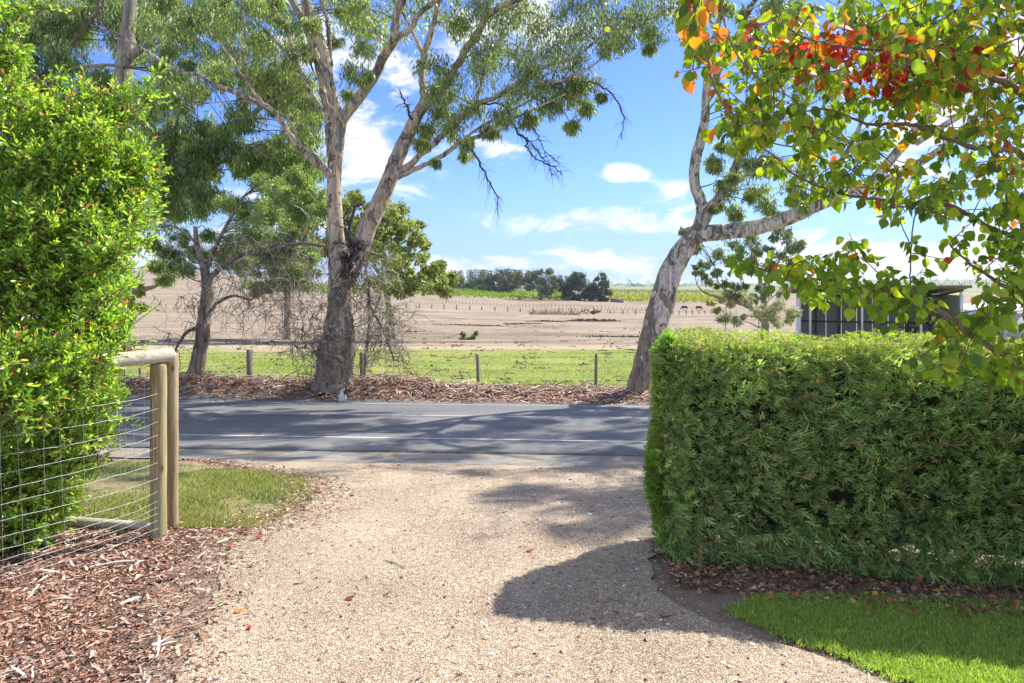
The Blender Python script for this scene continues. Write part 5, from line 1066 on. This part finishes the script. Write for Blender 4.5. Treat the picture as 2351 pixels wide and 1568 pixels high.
# washout banks: dark eroded scars
def bank(label, px0, px1, v, y, h):
    n = 40; X = np.linspace((px0 - 1175.5) * y / F, (px1 - 1175.5) * y / F, n); mb = MB(); env = np.sin(np.linspace(0, math.pi, n)) ** .6
    yy = y + .8 * np.sin(X * .35) + rng.normal(size=n) * .15; z = G(X, yy); hh = h * env * rng.uniform(.5, 1.15, n)
    rows = [np.stack([X, yy - .15, z - .1], 1), np.stack([X, yy, z + hh * .5 + rng.normal(size=n) * .04], 1), np.stack([X, yy + .1, z + hh], 1), np.stack([X, yy + 2.2, z - .06], 1)]
    V = np.concatenate(rows); I = np.arange(4 * n).reshape(4, n); f = np.stack([I[:-1, :-1], I[:-1, 1:], I[1:, 1:], I[1:, :-1]], -1).reshape(-1, 4)
    c = np.concatenate([np.tile((.07, .05, .035), (n, 1)), np.tile((.09, .065, .045), (n, 1)), np.tile((.34, .27, .19), (n, 1)), np.tile((.40, .32, .24), (n, 1))]); mb.add(V, f, c)
    m = 70; i = rng.integers(0, n, m); pos = np.stack([X[i] + rng.normal(size=m) * .4, yy[i] - rng.random(m) * .8, z[i] + .05], 1); s = rng.uniform(.1, .35, m); place(mb, *STONE, pos, rng.normal(size=(m, 3)), rdir(m), np.stack([s] * 3, 1), pick([(.10, .08, .06), (.2, .15, .11)], m))
    o = mb.build('eroded_bank', M_stone, kind='structure')
bank('', 1300, 1430, 742, 112, .55); bank('', 1210, 1300, 745, 107, .3); bank('', 990, 1160, 742, 88, .14); bank('', 905, 960, 760, 62, .12); bank('', 1350, 1520, 770, 52, .12); bank('', 1160, 1240, 745, 96, .15)
mb = MB(); mm = 60; ce = yline(1360, 712, 160); ce[2] = gz(ce[0], ce[1]); s = rng.uniform(.3, .7, mm); place(mb, *STONE, ce + rng.normal(size=(mm, 3)) * [1.0, .5, .25] + [0, 0, .5], rdir(mm), rdir(mm), np.stack([s] * 3, 1), pick([(.07, .055, .045), (.15, .11, .08)], mm)); tagm(mb, 'uprooted_stump', M_stone, 'dark tangled stump by the field posts', 'stump', tuple(ce))
mb = MB(); mm = 260; xs = rng.uniform((1215 - 1175) * 150 / F, (1330 - 1175) * 150 / F, mm); ys = rng.uniform(146, 152, mm); tubes(mb, np.stack([np.stack([xs, ys, G(xs, ys)], 1), np.stack([xs + rng.normal(size=mm) * .5, ys, G(xs, ys) + rng.uniform(.3, 1.1, mm)], 1)], 1), np.tile([.05, .02], (mm, 1)), 3, pick([(.36, .22, .13), (.22, .14, .09), (.42, .32, .2)], mm)); mb.build('dry_reeds', M_litter, kind='stuff')

# ------------------------------------------------------------------ far trees
def far_tree(name, label, px, vb, y, bl, pal, leafs, trunkw=10, grp=None, per=10, sub=16, droop=.2, flat=.85, bark=None, limbs=()):
    X = (px - 1175.5) * y / F; z = gz(X, y); T = Tree(name, label, 'tree', (X, y, z), bark or M_acacia)
    if grp: T.o['group'] = grp
    vb2 = HORIZ + (CAM_Z - z) * F / y
    T.limb([(px, vb2 + 1, trunkw), (px, vb2 - 6, trunkw * .8), (px + 1, (vb2 + bl[0][1]) / 2, trunkw * .6), (bl[0][0], bl[0][1], trunkw * .3)], y, 'trunk', 7, n=3)
    for b in limbs: T.limb(b, y, 'limb', 5, n=3)
    sc = y / F
    c, r = blobs(bl, (y - 20 * sc, y + 20 * sc)); T.clusters(c, r, per, leafs, pal, sub=sub, droop=droop, flat=flat, connect=False, twigcol=(.12, .1, .08), spread=.45, wide=1.6, tmpl=OVAL4); 
    T.tw = MB(); T.finish(M_far)
    return T
BLG = [(.12, .155, .10), (.16, .19, .12), (.09, .12, .08), (.2, .22, .14)]
def rb(px, v0, v1, hw, n, r):
    out = []
    for i in range(n):
        t = rng.random(); e = math.sin(math.pi * (.12 + .8 * t)) ** .6; out.append((px + rng.uniform(-1, 1) * hw * e, v1 + (v0 - v1) * t, rng.uniform(*r)))
    return out
far_tree('gum_tree', 'broad grey-green gum standing alone before the vineyard, left of the dark pines', 1241, 690, 335, rb(1241, 672, 622, 40, 30, (6, 10)) + [(1241, 625, 8)], BLG, (.7, 1.4), 10, bark=M_gum3)
far_tree('gum_tree', 'rounded gum with rusty lower leaves in the middle of the far tree row', 1172, 680, 385, rb(1172, 668, 626, 30, 24, (6, 9)), BLG + [(.22, .13, .08)], (.7, 1.3), 7, bark=M_gum3)
far_tree('gum_tree', 'thin grey gum leftmost among the far gums, its white trunk showing', 1113, 678, 390, rb(1113, 668, 628, 22, 18, (6, 9)), BLG, (.7, 1.3), 6, bark=M_gum2)
far_tree('gum_tree', 'small grey gum between the leftmost and the rusty far gums', 1145, 680, 388, rb(1145, 670, 632, 16, 12, (5, 8)), BLG, (.7, 1.3), 5, bark=M_gum2)
far_tree('willow_tree', 'fresh green rounded willow at the left end of the far tree row', 1058, 670, 400, rb(1053, 668, 640, 16, 16, (5, 8)) + rb(1075, 668, 650, 10, 6, (4, 6)), [(.13, .19, .07), (.17, .23, .09), (.10, .15, .06)], (.7, 1.2), 5)
far_tree('willow_tree', 'green bushy tree just right of the rounded far willow', 1092, 672, 402, rb(1095, 670, 645, 14, 12, (5, 8)), [(.12, .17, .07), (.15, .2, .09), (.09, .13, .06)], (.7, 1.2), 4)
DKP = [(.06, .09, .06), (.08, .115, .07), (.11, .14, .08)]
far_tree('pine_tree', 'dark spreading pine, left of the dark pair beside the far shed', 1318, 692, 340, rb(1315, 688, 634, 40, 44, (7, 11)) + [(1322, 630, 8)], DKP, (.7, 1.3), 9)
far_tree('pine_tree', 'dark pine with a knobbly top, right of the dark pair beside the far shed', 1380, 692, 338, rb(1376, 690, 650, 28, 32, (6, 10)) + [(1382, 634, 9), (1388, 642, 10), (1372, 640, 6)], DKP, (.7, 1.3), 9)
# pine plantation on the ridge
def plantation():
    src = None; pg = [(.045, .075, .045), (.06, .095, .055), (.035, .06, .04)]
    mb = MB(); h = 13.0
    for k in range(9):
        z = 1.5 + k * 1.3; rr = (1 - k / 9.5) * 2.6; n = 46 - k * 3; a = rng.uniform(0, 2 * math.pi, n); r = rr * rng.uniform(.35, 1, n); org = np.stack([r * np.cos(a) * .6, r * np.sin(a) * .6, z + rng.normal(size=n) * .3], 1)
        place(mb, *NEED, org, np.stack([np.cos(a), np.sin(a), -.15 + 0 * a], 1) + rng.normal(size=(n, 3)) * .3, rdir(n), np.stack([rng.uniform(2.0, 4, n), rng.uniform(.8, 1.5, n), np.ones(n)], 1), pick(pg, n))
    crown = mb.mesh('crown', M_far); tb = MB(); tubes(tb, np.array([[0, 0, -1.], [0, 0, 6], [0, 0, h]]), [.25, .18, .05], 6, (.12, .09, .07)); trunk = tb.mesh('trunk', M_twig)
    for i in range(64):
        px = 985 + i * 6.1 + rng.normal() * 3; y = rng.uniform(470, 540); X = (px - 1175.5) * y / F; base = gz(X, y); top = np.interp(px, [985, 1040, 1080, 1180, 1240, 1300, 1375], [632, 622, 618, 617, 622, 632, 645]) + rng.normal() * 1.5; ht = (CAM_Z - (top - HORIZ) * y / F) - base; s = max(.5, ht / h)
        r = bpy.data.objects.new('pine_tree', None); C.objects.link(r); r.location = (X, y, base); r.scale = (s * 1.1, s * 1.1, s); r.rotation_euler.z = rng.random() * 6
        r['label'] = 'dark conifer in the close-planted row along the far ridge'; r['category'] = 'tree'; r['group'] = 'conifers planted along the far ridge'
        for nm, me in (('crown', crown), ('trunk', trunk)): q = bpy.data.objects.new(nm, me); C.objects.link(q); q.parent = r
plantation()
# vineyards: leafy rows
def vineyard(pxa, pxb, ya, yb, rows, pal, hgt=1.6, n=900, along=True):
    mb = MB()
    for k in range(rows):
        y = ya + (yb - ya) * k / max(1, rows - 1); u = rng.uniform(pxa, pxb, n); x = (u - 1175.5) * y / F; yy = y + rng.normal(size=n) * .3 + (x * .02)
        place(mb, *OVAL4, np.stack([x, yy, G(x, yy) + rng.uniform(.3, hgt, n)], 1), rdir(n) + [0, 0, .6], rdir(n), np.stack([rng.uniform(1.4, 3, n), rng.uniform(.6, 1.2, n), np.ones(n) * .5], 1), pick(pal, n, .1) * (np.where(rng.random(n) < .15, .6, 1))[:, None])
    return mb
YG = [(.22, .32, .03), (.27, .36, .035), (.17, .26, .03)]; YY = [(.36, .36, .03), (.42, .38, .05), (.27, .31, .03)]
vineyard(560, 1310, 332, 412, 13, YG, n=1100).build('vineyard', M_grass, kind='stuff')
vineyard(1395, 1680, 338, 400, 10, YY, n=500).build('vineyard', M_grass, kind='stuff')
vineyard(1400, 1720, 470, 620, 9, [(.26, .27, .07), (.32, .28, .10), (.2, .23, .07)], n=420).build('vineyard', M_grass, kind='stuff')
# distant tree lines
def treeline(label, pts, y, pal, hgt, n):
    mb = MB(); px = rng.uniform(pts[0], pts[1], n); yy = y + rng.normal(size=n) * y * .01; x = (px - 1175.5) * yy / F; env = .55 + .45 * np.sin(px * .21) * np.sin(px * .083 + 1); z = G(x, yy) + rng.random(n) ** .8 * hgt * env
    s = y / F * rng.uniform(1.2, 2.6, n); place(mb, *OVAL4, np.stack([x, yy, z], 1), rdir(n), rdir(n), np.stack([s * 2.4, s, s], 1), pick(pal, n)); return mb
FB = [(.10, .125, .10), (.13, .15, .12), (.08, .10, .085)]
treeline('', (1395, 1720), 1500, FB, 14, 1600).build('distant_trees', M_far, kind='stuff'); treeline('', (1800, 2351), 1400, FB, 22, 3500).build('distant_trees', M_far, kind='stuff')
treeline('', (-200, 560), 560, [(.14, .16, .08), (.1, .13, .06)], 8, 1500).build('distant_trees', M_far, kind='stuff')
treeline('', (1440, 1475), 1480, FB, 16, 300).build('distant_trees', M_far, kind='stuff')
# small stone hut beside the dark pines
def hut(px0, px1, vt, y, label, name, wall, roofm):
    X0 = (px0 - 1175.5) * y / F; X1 = (px1 - 1175.5) * y / F; xm = (X0 + X1) / 2; z = gz(xm, y); zt = CAM_Z - (vt - HORIZ) * y / F; o = thing(name, label, 'shed', (xm, y, z)); mb = MB(); w = X1 - X0
    box(mb, (xm, y, (z + zt) / 2 - .2), (w, w * .6, zt - z + .4)); mb.build('wall', wall, o); mb = MB(); box(mb, (xm, y, zt + .12), (w * 1.06, w * .68, .2)); mb.build('roof', roofm, o); mb = MB(); box(mb, (xm - w * .2, y - w * .3 - .03, z + .9), (.9, .06, 1.8), None); mb.build('door', M_oldwood, o)
hut(1403, 1430, 686, 336, 'small low grey shed beside the dark pines at the vineyard edge', 'farm_hut', M_oldwood, M_roof)
hut(1622, 1640, 674, 420, 'tiny pale-walled hut among the far vines right of the leaning gum', 'farm_hut', M_white, M_shed)
# two dark cattle grazing far off
def cow(px, y, label, rz):
    X = (px - 1175.5) * y / F; z = gz(X, y); mb = MB(); c, s = math.cos(rz), math.sin(rz)
    def L(p): p = np.array(p, float); return np.stack([X + p[:, 0] * c, y + p[:, 0] * s + p[:, 1], z + p[:, 2]], 1)
    P = L([(-.95, 0, 1.12), (-.8, 0, 1.1), (-.3, 0, 1.0), (.3, 0, 1.0), (.75, 0, 1.08), (1.05, 0, .98), (1.3, 0, .62), (1.42, 0, .34), (1.46, 0, .2)]); tubes(mb, P, [.14, .33, .40, .40, .34, .2, .15, .13, .07], 9, (.02, .018, .016))
    for lx in (-.72, .62):
        for ly in (-.17, .17): tubes(mb, L([(lx, ly, .95), (lx + .03, ly, .5), (lx, ly, .25), (lx + .02, ly, 0)]), [.13, .08, .06, .06], 6, (.02, .018, .016))
    tubes(mb, L([(-1.0, 0, 1.15), (-1.08, 0, .8), (-1.06, 0, .4)]), [.04, .03, .05], 5, (.02, .018, .016)); tagm(mb, 'cow', M_litter, label, 'cow', (X, y, z), smooth=True)
cow(1604, 240, 'black cow grazing far across the field, the one nearer the yellowish bush', .1)
cow(1572, 245, 'black cow grazing far across the field, the one nearer the leaning gum', 3.0)

# ------------------------------------------------------------------ open farm shed behind the hedge
def shed():
    y0, y1 = 36.0, 41.5; xl = (1838 - 1175.5) * 36 / F; X = lambda px, y=36.0: xl + (36 * (px - 1175.5) / F - xl) / (.94 + .34 * (px - 1175.5) / F); X2 = lambda px, y: (px - 1175.5) * y / F; zg = gz(18, 36) - .1; o = thing('farm_shed', 'long open-fronted corrugated iron farm shed with low rusty roof behind the hedge', 'shed', (xl, y0, zg)); o.rotation_euler.z = -math.radians(20)
    xr = X(2212); zt = CAM_Z - (660 - HORIZ) * y0 / F; zb = CAM_Z - (674 - HORIZ) * y1 / F
    def corr(name, p0, p1, z0, z1, m, pitch=.12, amp=.02, axis='x', nrm=(0, -1), label=None):
        L = np.linalg.norm(np.subtract(p1, p0)); n = int(L / pitch * 4) + 1; t = np.linspace(0, 1, n); a = amp * np.sin(t * L / pitch * 2 * math.pi); x = p0[0] + (p1[0] - p0[0]) * t + nrm[0] * a; y = p0[1] + (p1[1] - p0[1]) * t + nrm[1] * a
        V = np.concatenate([np.stack([x, y, np.full(n, z0)], 1), np.stack([x, y, np.full(n, z1)], 1)]); I = np.arange(2 * n).reshape(2, n); mb = MB(); mb.add(V, np.stack([I[0, :-1], I[0, 1:], I[1, 1:], I[1, :-1]], -1)); return mb.build(name, m, o, label=label)
    # back wall in separate sheets
    nb = 9
    for i in range(nb):
        a = xl + (xr - xl) * i / nb + .01; b = xl + (xr - xl) * (i + 1) / nb - .01; corr('wall_panel', (a, y1 + .02 * (i % 2)), (b, y1 + .02 * (i % 2)), zg, zb, M_shed)
    corr('wall_panel', (xr, y0 + .1), (xr, y1), zg, zb, M_shed, nrm=(1, 0)); corr('wall_panel', (xl, y0), (xl, y1), zg, zb, M_white, nrm=(1, 0), label='white end wall')
    for px in (1860, 1979, 2114, 2206):
        mb = MB(); box(mb, (X(px), y0, (zg + zt) / 2), (.1, .1, zt - zg)); mb.build('pillar', M_white, o)
    for px in (1890, 1950, 2010, 2070, 2130, 2190):
        mb = MB(); box(mb, (X(px, y1 - .1), y1 - .1, (zg + zb) / 2), (.09, .09, zb - zg)); mb.build('stud', M_oldwood, o)
    mb = MB(); box(mb, ((xl + xr) / 2, y1 - .12, zg + 1.15), (xr - xl, .08, .1)); mb.build('girt', M_oldwood, o)
    # roof: corrugated sheet sloping down to the back
    n = 320; t = np.linspace(xl - .5, xr + .3, n); a = .02 * np.sin(t / .12 * 2 * math.pi); V = np.concatenate([np.stack([t, np.full(n, y0 - .4), zt + .12 + a], 1), np.stack([t, np.full(n, y1 + .2), zb + .06 + a], 1)]); I = np.arange(2 * n).reshape(2, n); mb = MB(); mb.add(V, np.stack([I[0, :-1], I[0, 1:], I[1, 1:], I[1, :-1]], -1)); mb.build('roof', M_roof, o)
    sl = (zb - zt) / (y1 - y0); sl = sl
    for k, yy in enumerate(np.linspace(y0 - .2, y1 - .3, 7)):
        mb = MB(); box(mb, ((xl + xr) / 2, yy, zt + .02 + (yy - y0) * sl * .9), (xr - xl + .6, .07, .12)); mb.build('purlin', M_oldwood, o)
    for px in (1860, 1920, 1979, 2045, 2114, 2160, 2206):
        mb = MB(); L = y1 - y0; tubes(mb, np.array([[X(px), y0 - .3, zt - .12], [X(px), y1, zb - .12]]), [.06, .06], 6, ref=(1, 0, 0)); mb.build('rafter', M_oldwood, o)
    # workbench inside
    w = thing('workbench', 'dark steel workbench standing inside the open farm shed', 'bench', (X2(2070, 37), 37, zg)); mb = MB(); box(mb, (X2(2070, 37), 37, zg + .98), (1.5, .6, .06)); mb.build('bench_top', M_wiredark, w)
    for dx in (-.6, .6):
        mb = MB(); box(mb, (X2(2070, 37) + dx, 37, zg + .46), (.07, .5, .92)); mb.build('leg', M_wiredark, w)
    # lean-to at the right
    q = thing('lean_to', 'lower grey lean-to with pale roof joined right of the open farm shed', 'shed', (X2(2260, 38), 38, zg)); xa, xb = X2(2215, 38), X2(2351, 38) + 1.5; za = CAM_Z - (722 - HORIZ) * 38 / F; zc = CAM_Z - (708 - HORIZ) * 38 / F
    mb = MB(); box(mb, ((xa + xb) / 2, 39.5, (zg + za) / 2), (xb - xa, .12, za - zg)); mb.build('wall', M_shed, q)
    mb = MB(); V = np.array([[xa, 37.5, za], [xb, 37.5, zc], [xb, 41, zc + .3], [xa, 41, za + .3]]); V2 = V + [0, 0, .06]; mb.add(np.vstack([V, V2]), [[0, 3, 2, 1], [4, 5, 6, 7], [0, 1, 5, 4], [1, 2, 6, 5], [2, 3, 7, 6], [3, 0, 4, 7]]); mb.build('roof', M_white, q)
    for px in (2240, 2300, 2345):
        mb = MB(); box(mb, (X2(px, 38), 37.7, (zg + za) / 2), (.08, .08, za - zg)); mb.build('pillar', M_white, q)
shed()
for o in bpy.data.objects:
    if '_loc' in o: del o['_loc']

def haze():
    mb = MB(); box(mb, (0, 4900, 22), (25000, 10000, 60)); m = bpy.data.materials.new('pale_air'); m.use_nodes = True; t = NT(m.node_tree); t.n.clear(); out = t.new('ShaderNodeOutputMaterial')
    v = t.new('ShaderNodeVolumePrincipled'); v.inputs['Color'].default_value = (.80, .90, 1, 1); v.inputs['Density'].default_value = .00011; v.inputs['Anisotropy'].default_value = .3; t.l.new(v.outputs[0], out.inputs['Volume'])
    mb.build('haze', m, kind='stuff')
haze()
